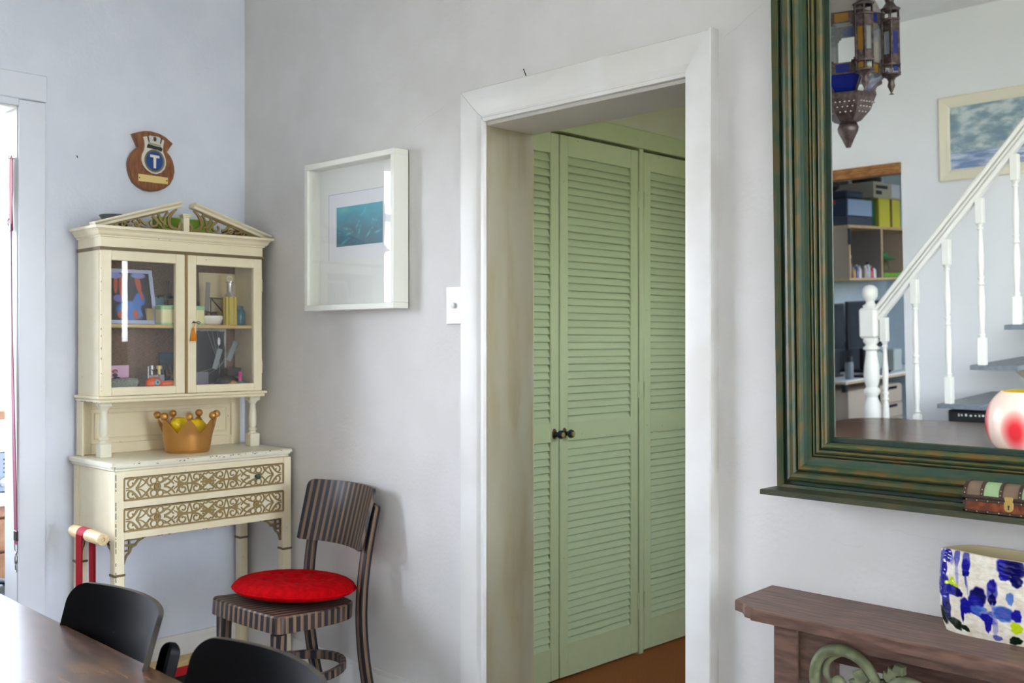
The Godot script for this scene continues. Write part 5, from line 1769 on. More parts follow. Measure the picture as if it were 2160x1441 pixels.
func console_table():
	var o := thing("console_table", "narrow carved purplish brown console table against the wall under the mirror", "console table")
	var y1 := 0.757
	var y0 := 0.732
	var poly := [Vector2(2.462, 0.004), Vector2(2.4625, 0.03), Vector2(2.470, 0.15), Vector2(2.474, 0.186), Vector2(2.486, 0.191), Vector2(2.5, 0.196), Vector2(2.511, 0.208), Vector2(2.524, 0.224), Vector2(2.546, 0.228), Vector2(2.5475, 0.238), Vector2(3.75, 0.238), Vector2(3.82, 0.19), Vector2(3.83, 0.004), Vector2(2.475, 0.003)]
	var p2 := []
	for p in poly:
		p2.append(Vector2(p.x, -p.y))
	obj("table_top", extruded(p2, y0, y1, Transform3D(Basis(V(1, 0, 0), -PI / 2), Vector3.ZERO), 0.003), M.console, o)
	for q in [[2.589, 2.648], [3.65, 3.709]]:
		for zz in [[0.155, 0.212], [0.02, 0.07]]:
			obj("leg", boxed(V(q[0], 0, zz[0]), V(q[1], y0, zz[1]), 0.003), M.console, o)
	# frieze board with a shaped lower edge, carving set in front of a sunk ground
	var fr := [Vector2(2.648, y0), Vector2(3.65, y0), Vector2(3.65, 0.62)]
	fr.append_array(bez(Vector2(3.6, 0.66), Vector2(3.55, 0.70), Vector2(3.4, 0.702), 8))
	fr.append_array(bez(Vector2(2.87, 0.702), Vector2(2.76, 0.702), Vector2(2.70, 0.685), 8))
	fr.append_array(bez(Vector2(2.69, 0.675), Vector2(2.675, 0.655), Vector2(2.672, 0.625), 6))
	fr.append(Vector2(2.648, 0.615))
	obj("frieze", extruded(fr, 0.17, 0.202, Transform3D(), 0.002), M.console, o)
	obj("apron_back", boxed(V(2.648, 0.62, 0.035), V(3.65, y0, 0.05)), M.console, o)
	for q in [[2.6, 2.636], [3.66, 3.696]]:
		obj("side_rail", boxed(V(q[0], 0.62, 0.07), V(q[1], y0, 0.155), 0.002), M.console, o)
	var z := 0.196
	var curls := [
		[[[2.835, 0.60, 0.008], [2.815, 0.645, 0.010], [2.785, 0.676, 0.0115], [2.745, 0.686, 0.0125], [2.708, 0.675, 0.013], [2.688, 0.648, 0.013], [2.684, 0.612, 0.013], [2.692, 0.582, 0.012], [2.712, 0.562, 0.011]], "scroll"],
		[[[2.75, 0.68, 0.004], [2.73, 0.672, 0.006], [2.712, 0.656, 0.007], [2.708, 0.634, 0.007], [2.718, 0.618, 0.007], [2.734, 0.616, 0.0075]], "scroll"],
		[[[2.845, 0.575, 0.009], [2.842, 0.61, 0.010], [2.856, 0.64, 0.0105], [2.885, 0.652, 0.0105], [2.915, 0.645, 0.01], [2.932, 0.622, 0.009], [2.926, 0.598, 0.008]], "scroll"],
		[[[2.795, 0.668, 0.003], [2.812, 0.64, 0.006], [2.83, 0.605, 0.007], [2.84, 0.57, 0.007]], "stem"],
		[[[2.96, 0.57, 0.007], [2.98, 0.61, 0.009], [3.01, 0.63, 0.009], [3.05, 0.64, 0.009], [3.09, 0.63, 0.008]], "stem"],
	]
	var mid := 3.149
	for sx in [1.0, -1.0]:
		for q in curls:
			var pts := []
			var rad := []
			for p in q[0]:
				pts.append(V(mid + (p[0] - mid) * sx, p[1], z + 0.012))
				rad.append(Vector2(p[2], p[2] * 1.1))
			var s := ST()
			tube(s, smooth_path(pts), smooth_rad(rad), 10, "round", V(0, 0, 1))
			obj("carved_" + q[1], s, M.carve_green, o)
		obj("carved_bud", ellipsoid(V(mid + (2.738 - mid) * sx, 0.619, z + 0.014), V(0.014, 0.014, 0.013)), M.carve_green, o)
		# lobed leaves
		for q in [[2.775, 0.585, 80.0, 0.075], [2.805, 0.59, 62.0, 0.06], [2.745, 0.575, 110.0, 0.05], [2.905, 0.58, 110.0, 0.06], [2.945, 0.58, 75.0, 0.07], [2.835, 0.645, 40.0, 0.05]]:
			var lf := ST()
			var l: float = q[3]
			var shape := []
			for k in [[0, 0.12], [0.2, 0.3], [0.3, 0.16], [0.5, 0.34], [0.58, 0.16], [0.78, 0.26], [1.0, 0.0]]:
				shape.append(Vector2(k[0] * l, k[1] * l))
			var sh2 := shape.duplicate()
			sh2.reverse()
			for p in sh2:
				if p.y > 0: shape.append(Vector2(p.x, -p.y))
			var ang: float = q[2] if sx > 0 else 180.0 - q[2]
			extrude(lf, shape, -0.008, 0.012, T(mid + (q[0] - mid) * sx, q[1], z, Basis(V(0, 0, 1), deg_to_rad(ang))), 0.003)
			obj("carved_leaf", lf, M.carve_green, o)
		# ochre flowers: a round boss and a petalled bloom
		obj("carved_boss", lathed([Vector2(0.019, 0), Vector2(0.021, 0.01), Vector2(0.018, 0.02), Vector2(0.008, 0.025), Vector2(0, 0.024)], 20, T(mid + (2.893 - mid) * sx, 0.618, z, Basis(V(1, 0, 0), PI / 2))), M.carve_ochre, o)
		for k in 5:
			var a := deg_to_rad(90.0 + 72.0 * k)
			var c := V(mid + (2.985 - mid) * sx + cos(a) * 0.026, 0.6 + sin(a) * 0.026, z + 0.008)
			var pt := ST()
			ball(pt, c, V(0.023, 0.015, 0.012), 12, Basis(V(0, 0, 1), a))
			obj("carved_petal", pt, M.carve_ochre, o)
	for c in o.get_children():
		if String(c.name).begins_with("carved"): c.position += V(0.006, 0.016, 0.002)
	rebase(o, V(3.15, 0, 0.1))


func smooth_path(pts: Array) -> Array:
	var l := []
	for i in pts.size() - 1:
		var p0: Vector3 = pts[maxi(i - 1, 0)]
		var p3: Vector3 = pts[mini(i + 2, pts.size() - 1)]
		for k in 5:
			l.append((pts[i] as Vector3).cubic_interpolate(pts[i + 1], p0, p3, k / 5.0))
	l.append(pts[-1])
	return l


func smooth_rad(rad: Array) -> Array:
	var l := []
	for i in rad.size() - 1:
		for k in 5:
			l.append((rad[i] as Vector2).lerp(rad[i + 1], k / 5.0))
	l.append(rad[-1])
	return l


func vase():
	var o := thing("painted_vase", "flat oval white ceramic vase splashed with cobalt blue glaze on the console table", "vase")
	var im := Image.create(1024, 560, false, Image.FORMAT_RGB8)
	var f := FastNoiseLite.new()
	f.seed = 3
	f.frequency = 0.012
	for y in 560:
		for x in 1024:
			var k := 0.5 + 0.5 * f.get_noise_2d(x, y)
			im.set_pixel(x, y, rgb(238, 232, 218).lerp(rgb(214, 200, 176), clampf(k * 1.3 - 0.3, 0, 1)))
	# marks are listed in the units of a drawing 1080 wide for the left 55 percent of the face
	var blue := Color(0.07, 0.07, 0.55)
	var deep := Color(0.03, 0.03, 0.34)
	var wash := Color(0.22, 0.24, 0.62, 0.8)
	var pale := Color(0.55, 0.56, 0.76, 0.7)
	var lime := Color(0.75, 0.82, 0.08)
	var leaf := Color(0.03, 0.12, 0.06)
	var sky := Color(0.25, 0.42, 0.75, 0.85)
	var sd := 1
	for q in [
		[80, 120, 70, 110, wash, 0.1], [170, 90, 60, 110, blue, -0.2], [60, 260, 60, 150, wash, 0.0], [110, 320, 45, 190, blue, 0.05], [230, 160, 26, 60, pale, 0], [300, 100, 40, 120, wash, 0.05], [300, 260, 18, 150, pale, 0], [320, 420, 16, 130, pale, 0],
		[430, 140, 52, 180, wash, 0.02], [430, 300, 44, 60, deep, 0], [430, 200, 46, 110, blue, 0], [436, 420, 14, 90, wash, -0.12], [460, 520, 10, 100, pale, -0.05],
		[110, 560, 100, 170, blue, -0.1], [240, 590, 120, 85, blue, 0.25], [330, 620, 60, 60, deep, 0.3], [140, 760, 55, 230, blue, 0.0], [150, 900, 60, 160, deep, 0.0], [130, 700, 30, 160, wash, 0.1],
		[600, 600, 100, 120, deep, -0.1], [560, 720, 95, 110, blue, -0.5], [440, 790, 75, 110, blue, -0.2], [380, 900, 22, 130, blue, 0.0], [382, 985, 16, 30, deep, 0], [560, 830, 120, 60, blue, 0.2],
		[620, 830, 110, 80, sky, 0.2], [680, 860, 60, 50, pale, 0.2], [720, 920, 100, 60, blue, 0.3], [715, 1010, 40, 110, blue, 0], [850, 840, 120, 50, wash, 0],
		[780, 520, 62, 180, wash, 0.03], [775, 420, 50, 100, blue, 0.0], [780, 620, 48, 80, deep, 0], [785, 760, 14, 90, pale, 0], [810, 1000, 32, 160, pale, 0], [830, 1180, 60, 40, wash, 0],
		[920, 800, 120, 110, sky, 0.2], [915, 800, 70, 62, pale, 0.2], [930, 790, 104, 92, Color(0.12, 0.2, 0.6, 0.55), 0.2],
		[960, 70, 120, 150, blue, 0], [1050, 110, 120, 170, deep, 0], [920, 250, 60, 60, blue, 0.3], [1080, 300, 70, 80, deep, 0],
		[1000, 560, 44, 90, sky, 0], [1080, 800, 60, 90, blue, 0], [240, 470, 34, 60, lime, 0.2], [180, 500, 50, 26, lime, -0.2], [290, 510, 44, 30, lime, 0.5], [1080, 980, 70, 80, lime, 0.3], [60, 1010, 60, 130, leaf, -0.35], [260, 1090, 95, 75, leaf, 0.45], [390, 1130, 60, 40, leaf, 0.3], [1070, 1170, 80, 60, leaf, -0.2],
		[1300, 300, 100, 240, blue, 0.1], [1450, 700, 140, 120, deep, 0.3], [1500, 250, 60, 200, wash, 0], [1650, 600, 90, 260, blue, 0.1], [1350, 950, 120, 70, sky, 0.2], [1750, 900, 90, 120, deep, 0], [1250, 560, 60, 50, lime, 0], [1560, 1080, 90, 60, leaf, 0.2], [1820, 300, 80, 200, blue, 0]]:
		sd += 1
		blob(im, q[0] / 1964.0 * 1024.0, q[1] / 1240.0 * 560.0, q[2] / 1964.0 * 1024.0 * 1.22, q[3] / 1240.0 * 560.0 * 1.15, q[4], q[5], 0.22, 0.12, sd)
	var m := mat(Color.WHITE, 0.16)
	m.albedo_texture = ImageTexture.create_from_image(im)
	m.normal_enabled = true
	m.normal_texture = noise_tex(256, 0.03, [], 6, 3.0, 3)
	var x0 := 2.9
	var x1 := 3.2
	var cx := (x0 + x1) / 2
	var hw := (x1 - x0) / 2
	var c := V(cx, 0.757, 0.066)
	var seg := 72
	var rng := RandomNumberGenerator.new()
	rng.seed = 4
	var outer := []
	var ou := []
	var inner := []
	var H := 0.166
	for i in 11:
		var k := i / 10.0
		var ro := []
		var ru := []
		var ri := []
		for j in seg + 1:
			var a := TAU * j / seg
			var cs := cos(a)
			var sn := sin(a)
			var p := 2.0 / 3.2
			var ex := signf(cs) * pow(absf(cs), p)
			var ez := signf(sn) * pow(absf(sn), p)
			var bulge := 0.955 + 0.045 * sin(k * PI * 0.8 + 0.3) - 0.06 * pow(1.0 - k, 6.0)
			var rim := 0.003 * sin(a * 3.0 + 1.0) * k
			ro.append(c + V(ex * hw * bulge, H * k + rim, ez * 0.05 * bulge))
			ri.append(c + V(ex * (hw * bulge - 0.006), maxf(H * k + rim, 0.006), ez * (0.05 * bulge - 0.006)))
			ru.append(Vector2(0.5 + 0.5 * ex, 1.0 - k))
		outer.append(ro)
		ou.append(ru)
		inner.append(ri)
	var s := ST()
	outer.reverse()
	ou.reverse()
	grid(s, outer, ou)
	obj("glazed_body", s, m, o)
	s = ST()
	grid(s, inner, [], false, 2)
	grid(s, [inner[10], outer[0]], [], false, 3)
	s.set_smooth_group(-1)
	face(s, inner[0].slice(0, seg), Vector3.UP)
	face(s, outer[10].slice(0, seg), Vector3.DOWN)
	obj("inside", s, mat(rgb(206, 190, 150), 0.3), o)
	rebase(o, c)


# ---------------------------------------------------------------- mirror and what it shows
func mirror():
	var o := thing("wall_mirror", "large mirror in a moulded green and ochre wooden frame with a shelf along its foot", "mirror")
	var w := 1.18
	var h := 1.42
	var fw := 0.135
	# local frame: x along the wall, y up the glass, z towards the room; leans forward from its foot
	o.position = V(2.503, 0.996, 0.006)
	o.rotation.x = 0.025
	var prof := []
	var tint := []
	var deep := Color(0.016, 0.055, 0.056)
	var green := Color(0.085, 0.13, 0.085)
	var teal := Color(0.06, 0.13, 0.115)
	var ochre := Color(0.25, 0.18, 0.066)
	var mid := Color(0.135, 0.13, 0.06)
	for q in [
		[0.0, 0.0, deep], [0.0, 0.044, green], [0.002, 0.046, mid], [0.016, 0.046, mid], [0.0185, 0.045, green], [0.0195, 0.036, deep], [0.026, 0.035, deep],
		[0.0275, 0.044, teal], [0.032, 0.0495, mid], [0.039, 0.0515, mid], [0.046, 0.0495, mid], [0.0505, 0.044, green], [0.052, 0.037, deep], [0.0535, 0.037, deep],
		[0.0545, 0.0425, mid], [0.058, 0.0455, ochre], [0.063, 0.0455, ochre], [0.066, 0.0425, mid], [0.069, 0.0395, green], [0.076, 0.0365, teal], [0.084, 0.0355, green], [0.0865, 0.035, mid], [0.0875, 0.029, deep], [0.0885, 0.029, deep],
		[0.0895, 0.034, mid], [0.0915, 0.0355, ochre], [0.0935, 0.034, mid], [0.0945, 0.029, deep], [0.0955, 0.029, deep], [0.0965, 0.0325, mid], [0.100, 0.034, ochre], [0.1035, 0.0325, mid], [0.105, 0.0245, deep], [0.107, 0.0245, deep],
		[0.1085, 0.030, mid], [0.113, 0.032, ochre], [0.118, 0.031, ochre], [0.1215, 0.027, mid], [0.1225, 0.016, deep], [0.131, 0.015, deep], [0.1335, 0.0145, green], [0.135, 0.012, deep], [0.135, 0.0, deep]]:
		prof.append(Vector2(q[0], q[1]))
		tint.append(q[2])
	for q in [[V(0, h, 0), V(0, 0, 0), V(1, 0, 0)], [V(0, 0, 0), V(w, 0, 0), V(0, 1, 0)], [V(w, 0, 0), V(w, h, 0), V(-1, 0, 0)], [V(w, h, 0), V(0, h, 0), V(0, -1, 0)]]:
		var s := ST()
		moulding(s, q[0], q[1], q[2], V(0, 0, 1), prof, 1, 1, tint)
		obj("frame_moulding", s, M.mirror_frame, o)
	var g := ST()
	quad(g, V(fw - 0.004, fw - 0.004, 0.012), V(w - fw + 0.004, fw - 0.004, 0.012), V(w - fw + 0.004, h - fw + 0.004, 0.012), V(fw - 0.004, h - fw + 0.004, 0.012))
	obj("mirror_glass", g, M.mirror_glass, o)
	obj("backboard", boxed(V(0.004, 0.004, 0.0), V(w - 0.004, h - 0.004, 0.01)), M.frame_shelf, o)
	obj("shelf", extruded([Vector2(-0.004, 0.0), Vector2(w + 0.004, 0.0), Vector2(w + 0.004, -0.12), Vector2(-0.004, -0.12)], 0.0, 0.012, Transform3D(Basis(V(1, 0, 0), -PI / 2 - 0.025), V(0, -0.0015, -0.006)), 0.002), M.frame_shelf, o)


func chest():
	var o := thing("trinket_chest", "small brown leather chest with a domed striped lid and brass clasp on the mirror shelf", "chest")
	var x0 := 2.962
	var x1 := 3.142
	var z0 := 0.058
	var z1 := 0.112
	var y := 1.0085
	var cz := (z0 + z1) / 2
	obj("body", boxed(V(x0, y, z0), V(x1, y + 0.027, z1), 0.001), M.leather, o)
	var lid := []
	for i in 13:
		var a := PI * i / 12.0
		lid.append(Vector2(-cos(a) * 0.0265, 0.005 + sin(a) * 0.026))
	lid = [Vector2(-0.0265, 0)] + lid + [Vector2(0.0265, 0)]
	var flip := []
	for p in lid: flip.append(p)
	var xf := Transform3D(Basis(Vector3.UP, PI / 2), V(0, y + 0.0285, cz))
	var n := 5
	var wv := (x1 - x0) / n
	for k in n:
		obj("lid_panel", extruded(flip, x0 + wv * k, x0 + wv * (k + 1), xf), M.leather_grey if k % 2 == 0 else M.leather_green, o)
	var bands := ST()
	var big := []
	for p in lid: big.append(Vector2(p.x * 1.045, p.y * 1.05))
	for k in n + 1:
		var c := clampf(x0 + wv * k, x0 + 0.003, x1 - 0.003)
		extrude(bands, big, c - 0.0035, c + 0.0035, xf)
	bx(bands, V(x0 - 0.001, y + 0.028, z0 - 0.001), V(x1 + 0.001, y + 0.034, z1 + 0.0015), 0.0008)
	obj("lid_band", bands, M.leather_dark, o)
	var tr := ST()
	bx(tr, V(x0 - 0.001, y + 0.0215, z1 - 0.001), V(x1 + 0.001, y + 0.0275, z1 + 0.0012), 0.0006)
	bx(tr, V(x0 - 0.001, y, z1 - 0.001), V(x1 + 0.001, y + 0.005, z1 + 0.0012), 0.0006)
	for x in [x0, x1 - 0.006]:
		bx(tr, V(x - 0.001, y, z1 - 0.001), V(x + 0.007, y + 0.0275, z1 + 0.0012), 0.0006)
	obj("leather_trim", tr, M.leather_dark, o)
	var st := ST()
	for k in 9:
		var x := x0 + 0.006 + k * 0.021
		ball(st, V(x, y + 0.0025, z1 + 0.0013), V(0.0011, 0.0011, 0.0008), 8)
		ball(st, V(x, y + 0.0245, z1 + 0.0013), V(0.0011, 0.0011, 0.0008), 8)
	for k in n + 1:
		var c := clampf(x0 + wv * k, x0 + 0.003, x1 - 0.003)
		ball(st, V(c, y + 0.038, z1 + 0.0012), V(0.0012, 0.0012, 0.0009), 8)
		ball(st, V(c, y + 0.046, z1 - 0.003), V(0.0012, 0.0012, 0.0012), 8)
	obj("studs", st, M.brass_pale, o).set_meta("kind", "stuff")
	var cl := []
	cl.append_array(arc(Vector2(0, -0.012), 0.0092, 200, 340, 10))
	cl.append_array([Vector2(0.0088, -0.004), Vector2(0.0064, -0.001), Vector2(0.0078, 0.002), Vector2(0.0085, 0.0065), Vector2(0.0055, 0.008), Vector2(-0.0055, 0.008), Vector2(-0.0085, 0.0065), Vector2(-0.0078, 0.002), Vector2(-0.0064, -0.001), Vector2(-0.0088, -0.004)])
	obj("clasp", extruded(cl, 0.0, 0.0016, T(3.05, y + 0.0285, z1 + 0.0012), 0.0004), M.brass, o)
	var kh := ST()
	box(kh, V(3.05, y + 0.0145, z1 + 0.0029), V(0.0022, 0.006, 0.0004))
	lathe(kh, [Vector2(0.002, 0), Vector2(0.0018, 0.0003), Vector2(0, 0.0004)], 10, T(3.05, y + 0.0185, z1 + 0.0028, Basis(V(1, 0, 0), PI / 2)))
	obj("keyhole", kh, M.black, o)
	rebase(o, V((x0 + x1) / 2, y, cz))


func stairs():
	var o := thing("staircase", "open staircase with white turned balusters and grey treads, reflected in the mirror", "staircase")
	var x4 := 1.38
	var y4 := 0.82
	var dx := 0.185
	var dy := 0.22
	var zf := 3.6
	var zb := 4.418
	for k in range(1, 12):
		var x := x4 + (k - 4) * dx
		var y := y4 + (k - 4) * dy + (0.04 if k < 2 else 0.0)
		if y > 2.9 or y < 0.1: continue
		var p := [Vector2(x, -zf), Vector2(x + 0.25, -zf), Vector2(x + 0.25, -zb), Vector2(x, -zb)]
		obj("tread", extruded(p, y - 0.026, y, Transform3D(Basis(V(1, 0, 0), -PI / 2), Vector3.ZERO), 0.003), M.stair_grey, o)
		if k > 1:
			obj("tread_block", extruded([Vector2(x + 0.09, y - 0.026), Vector2(x + 0.245, y - 0.026), Vector2(x + 0.245, y - 0.05), Vector2(x + 0.205, y - 0.135)], -0.06, 0.06, T(0, 0, 4.0)), M.stair_block, o)
		# baluster at the front of the tread, from tread to handrail
		var bxp := x + 0.058
		var top := 1.335 + (bxp - 1.055) * 1.158
		if k >= 2:
			var s := ST()
			var zz := zf + 0.03
			var l := top - y
			box(s, V(bxp, y + 0.075, zz), V(0.042, 0.15, 0.042), 0.003)
			box(s, V(bxp, top - 0.11, zz), V(0.042, 0.14, 0.042), 0.003)
			var y0 := y + 0.15
			var y1 := top - 0.18
			var prof := []
			for q in [[0.0, 0.0205], [0.01, 0.013], [0.025, 0.019], [0.04, 0.012], [0.07, 0.0125], [0.16, 0.0165], [0.3, 0.0195], [0.42, 0.016], [0.455, 0.0115], [0.47, 0.0185], [0.5, 0.012], [0.53, 0.0185], [0.545, 0.0115], [0.6, 0.0155], [0.72, 0.0175], [0.88, 0.0125], [0.94, 0.0115], [0.955, 0.018], [0.97, 0.0115], [1.0, 0.0205]]:
				prof.append(Vector2(q[1], lerpf(y0, y1, q[0])))
			lathe(s, prof, 14, T(bxp, 0, zz))
			obj("baluster", s, M.stair_white, o)
	# sloping carriage beam under the blocks
	var a := V(x4 - 2.6 * dx + 0.2, y4 - 2.6 * dy - 0.13, 4.0)
	var b := V(x4 + 7 * dx + 0.2, y4 + 7 * dy - 0.13, 4.0)
	var d := (b - a).normalized()
	var s2 := ST()
	var nrm := V(-d.y, d.x, 0)
	box(s2, (a + b) / 2 - nrm * 0.06, V((b - a).length(), 0.12, 0.09), 0.003, Basis(d, nrm, V(0, 0, 1)))
	obj("carriage_beam", s2, M.stair_block, o)
	# handrail: moulded section
	var hr := ST()
	var r0 := V(1.03, 1.335 - 0.025 * 1.158, zf + 0.03)
	var r1 := V(2.4, 1.335 + 1.345 * 1.158, zf + 0.03)
	var rd := (r1 - r0).normalized()
	var rn := V(-rd.y, rd.x, 0)
	for q in [[0.0, 0.026, 0.022], [0.026, 0.018, 0.014], [0.05, 0.028, 0.02]]:
		box(hr, (r0 + r1) / 2 + rn * (q[0] - 0.01), V((r1 - r0).length(), q[2] * 1.15, q[1] * 2), 0.006, Basis(rd, rn, V(0, 0, 1)))
	obj("handrail", hr, M.stair_white, o)
	# newel post
	var nw := ST()
	var nx := 0.985
	var nz := 3.63
	box(nw, V(nx, 1.279, nz), V(0.105, 0.18, 0.105), 0.014)
	box(nw, V(nx, 0.14, nz), V(0.105, 0.28, 0.105), 0.006)
	lathe(nw, [Vector2(0.05, 0.28), Vector2(0.052, 0.3), Vector2(0.036, 0.33), Vector2(0.05, 0.42), Vector2(0.052, 0.5), Vector2(0.034, 0.6), Vector2(0.034, 0.66), Vector2(0.048, 0.7), Vector2(0.05, 0.76), Vector2(0.046, 0.8), Vector2(0.032, 0.835), Vector2(0.031, 0.845), Vector2(0.046, 0.865), Vector2(0.046, 0.885), Vector2(0.033, 0.9), Vector2(0.042, 0.93), Vector2(0.047, 0.97), Vector2(0.043, 1.03), Vector2(0.033, 1.09), Vector2(0.031, 1.115), Vector2(0.046, 1.125), Vector2(0.046, 1.135), Vector2(0.033, 1.145), Vector2(0.033, 1.155), Vector2(0.045, 1.168), Vector2(0.045, 1.182), Vector2(0.04, 1.19)], 24, T(nx, 0, nz))
	lathe(nw, [Vector2(0.036, 1.367), Vector2(0.042, 1.374), Vector2(0.044, 1.383), Vector2(0.028, 1.393), Vector2(0.024, 1.405), Vector2(0.03, 1.418), Vector2(0.041, 1.432), Vector2(0.0455, 1.456), Vector2(0.041, 1.482), Vector2(0.026, 1.499), Vector2(0, 1.505)], 24, T(nx, 0, nz))
	obj("newel_post", nw, M.stair_white, o)
	rebase(o, V(1.6, 0, 4.0))


func lantern():
	var o := thing("hanging_lantern", "pierced metal lantern with blue and amber glass panes, reflected in the mirror", "lantern")
	var c := V(1.49, 0, 2.4)
	var metal: Material = M.tin_metal
	var blue := mat(Color(0.06, 0.12, 0.42), 0.15)
	blue.backlight_enabled = true
	blue.backlight = Color(0.1, 0.2, 0.6)
	var amber := mat(Color(0.5, 0.36, 0.08), 0.15)
	amber.backlight_enabled = true
	amber.backlight = Color(0.4, 0.3, 0.1)
	var clear := mat(Color(0.85, 0.9, 0.9, 0.12), 0.02)
	clear.transparency = BaseMaterial3D.TRANSPARENCY_ALPHA
	var n := 6
	var R := 0.17
	var y0 := 2.46
	var y1 := 2.735
	for k in n:
		var a := TAU * k / n + deg_to_rad(20)
		var b := TAU * (k + 1) / n + deg_to_rad(20)
		var pa := V(cos(a) * R, 0, sin(a) * R) + c
		var pb := V(cos(b) * R, 0, sin(b) * R) + c
		var along := (pb - pa).normalized()
		var out := ((pa + pb) / 2 - c).normalized()
		out.y = 0
		var w := pa.distance_to(pb)
		var fb := Basis(along * -1.0, Vector3.UP, out)
		if fb.determinant() < 0: fb = Basis(along, Vector3.UP, out)
		var mid := (pa + pb) / 2
		# top and bottom bands with a coloured pane, stepped arch window between
		var s := ST()
		for y in [y0, y0 + 0.045, y1 - 0.045, y1]:
			box(s, mid + V(0, y, 0), V(w, 0.006, 0.008), 0, fb)
		for y in [y0 + 0.0225, y1 - 0.0225]:
			for sx in [-1.0, 1.0]:
				box(s, mid + V(0, y, 0) + along * (sx * w * 0.34), V(w * 0.32, 0.045, 0.004), 0, fb)
		for sx in [-1.0, 1.0]:
			box(s, mid + V(0, (y0 + y1) / 2, 0) + along * (sx * w * 0.46), V(w * 0.08, y1 - y0, 0.006), 0, fb)
			for q in [[0.40, 0.032, 0.055], [0.33, 0.02, 0.052], [0.27, 0.012, 0.05]]:
				box(s, mid + V(0, y0 + q[2] + q[1] * 0.5 - 0.004, 0) + along * (sx * w * q[0]), V(w * 0.09, q[1], 0.003), 0, fb)
				box(s, mid + V(0, y1 - q[2] - q[1] * 0.5 + 0.004, 0) + along * (sx * w * q[0]), V(w * 0.09, q[1], 0.003), 0, fb)
		obj("frame_panel", s, metal, o)
		for q in [[y0 + 0.0225, amber if k % 2 else blue], [y1 - 0.0225, blue if k % 2 else amber]]:
			var g := ST()
			box(g, mid + V(0, q[0], 0), V(w * 0.36, 0.038, 0.003), 0, fb)
			obj("coloured_pane", g, q[1], o)
		var g2 := ST()
		var hwv := along * (w * 0.45)
		quad(g2, mid - hwv + V(0, y0 + 0.045, 0), mid + hwv + V(0, y0 + 0.045, 0), mid + hwv + V(0, y1 - 0.045, 0), mid - hwv + V(0, y1 - 0.045, 0))
		obj("clear_pane", g2, clear, o)
		# lower slope of alternate blue and clear panes
		var r2 := 0.085
		var la := V(cos(a) * r2, 0, sin(a) * r2) + c
		var lb := V(cos(b) * r2, 0, sin(b) * r2) + c
		var s3 := ST()
		var up_a := pa + V(0, y0, 0)
		var lo_a := la + V(0, 2.375, 0)
		var up_b := pb + V(0, y0, 0)
		var lo_b := lb + V(0, 2.375, 0)
		tube(s3, [up_a, lo_a], 0.006, 6)
		tube(s3, [lo_a, lo_b], 0.006, 6)
		obj("frame_bar", s3, metal, o)
		var g3 := ST()
		face(g3, [up_a, up_b, lo_b, lo_a], out - V(0, 0.5, 0))
		obj("sloping_pane", g3, blue if k % 2 == 0 else clear, o)
		# corner turret: small six sided lantern on each corner with finials
		var tc := V(cos(a) * 0.195, 0, sin(a) * 0.195) + c
		var t := ST()
		for i in 6:
			var q := TAU * i / 6
			tube(t, [tc + V(cos(q) * 0.042, y0 - 0.005, sin(q) * 0.042), tc + V(cos(q) * 0.042, y1 + 0.012, sin(q) * 0.042)], 0.0035, 5)
		for yy in [y0 - 0.006, y0 + 0.035, y1 - 0.035, y1 + 0.01]:
			lathe(t, [Vector2(0.036, yy), Vector2(0.0475, yy), Vector2(0.0475, yy + 0.008), Vector2(0.036, yy + 0.008), Vector2(0.036, yy)], 6, T(tc.x, 0, tc.z))
		lathe(t, [Vector2(0, y0 - 0.095), Vector2(0.012, y0 - 0.093), Vector2(0.003, y0 - 0.088), Vector2(0.017, y0 - 0.055), Vector2(0.013, y0 - 0.035), Vector2(0.02, y0 - 0.02), Vector2(0.045, y0 - 0.006)], 12, T(tc.x, 0, tc.z))
		lathe(t, [Vector2(0.048, y1 + 0.018), Vector2(0.03, y1 + 0.03), Vector2(0.018, y1 + 0.05), Vector2(0.022, y1 + 0.065), Vector2(0.008, y1 + 0.1), Vector2(0, y1 + 0.12)], 12, T(tc.x, 0, tc.z))
		obj("corner_turret", t, metal, o)
		for i in 6:
			var q := TAU * (i + 0.5) / 6
			var od := V(cos(q), 0, sin(q))
			var pb2 := Basis(V(-sin(q), 0, cos(q)), Vector3.UP, od)
			if pb2.determinant() < 0: pb2 = Basis(V(sin(q), 0, -cos(q)), Vector3.UP, od)
			var pl := ST()
			for yy in [y0 + 0.06, y1 - 0.062]:
				box(pl, tc + od * 0.0365 + V(0, yy, 0), V(0.04, 0.05, 0.002), 0, pb2)
			for sx in [-1.0, 1.0]:
				box(pl, tc + od * 0.0365 + pb2.x * (sx * 0.0165) + V(0, (y0 + y1) / 2, 0), V(0.008, 0.15, 0.002), 0, pb2)
			obj("turret_plate", pl, metal, o)
			var g4 := ST()
			box(g4, tc + od * 0.035 + V(0, (y0 + y1) / 2, 0), V(0.03, 0.12, 0.002), 0, pb2)
			box(g4, tc + od * 0.035 + V(0, y0 + 0.018, 0), V(0.024, 0.024, 0.002), 0, pb2)
			obj("turret_pane", g4, [amber, clear, blue][(i + k) % 3], o)
	# pierced bowl under the body, then the bottom bulb
	var bw := ST()
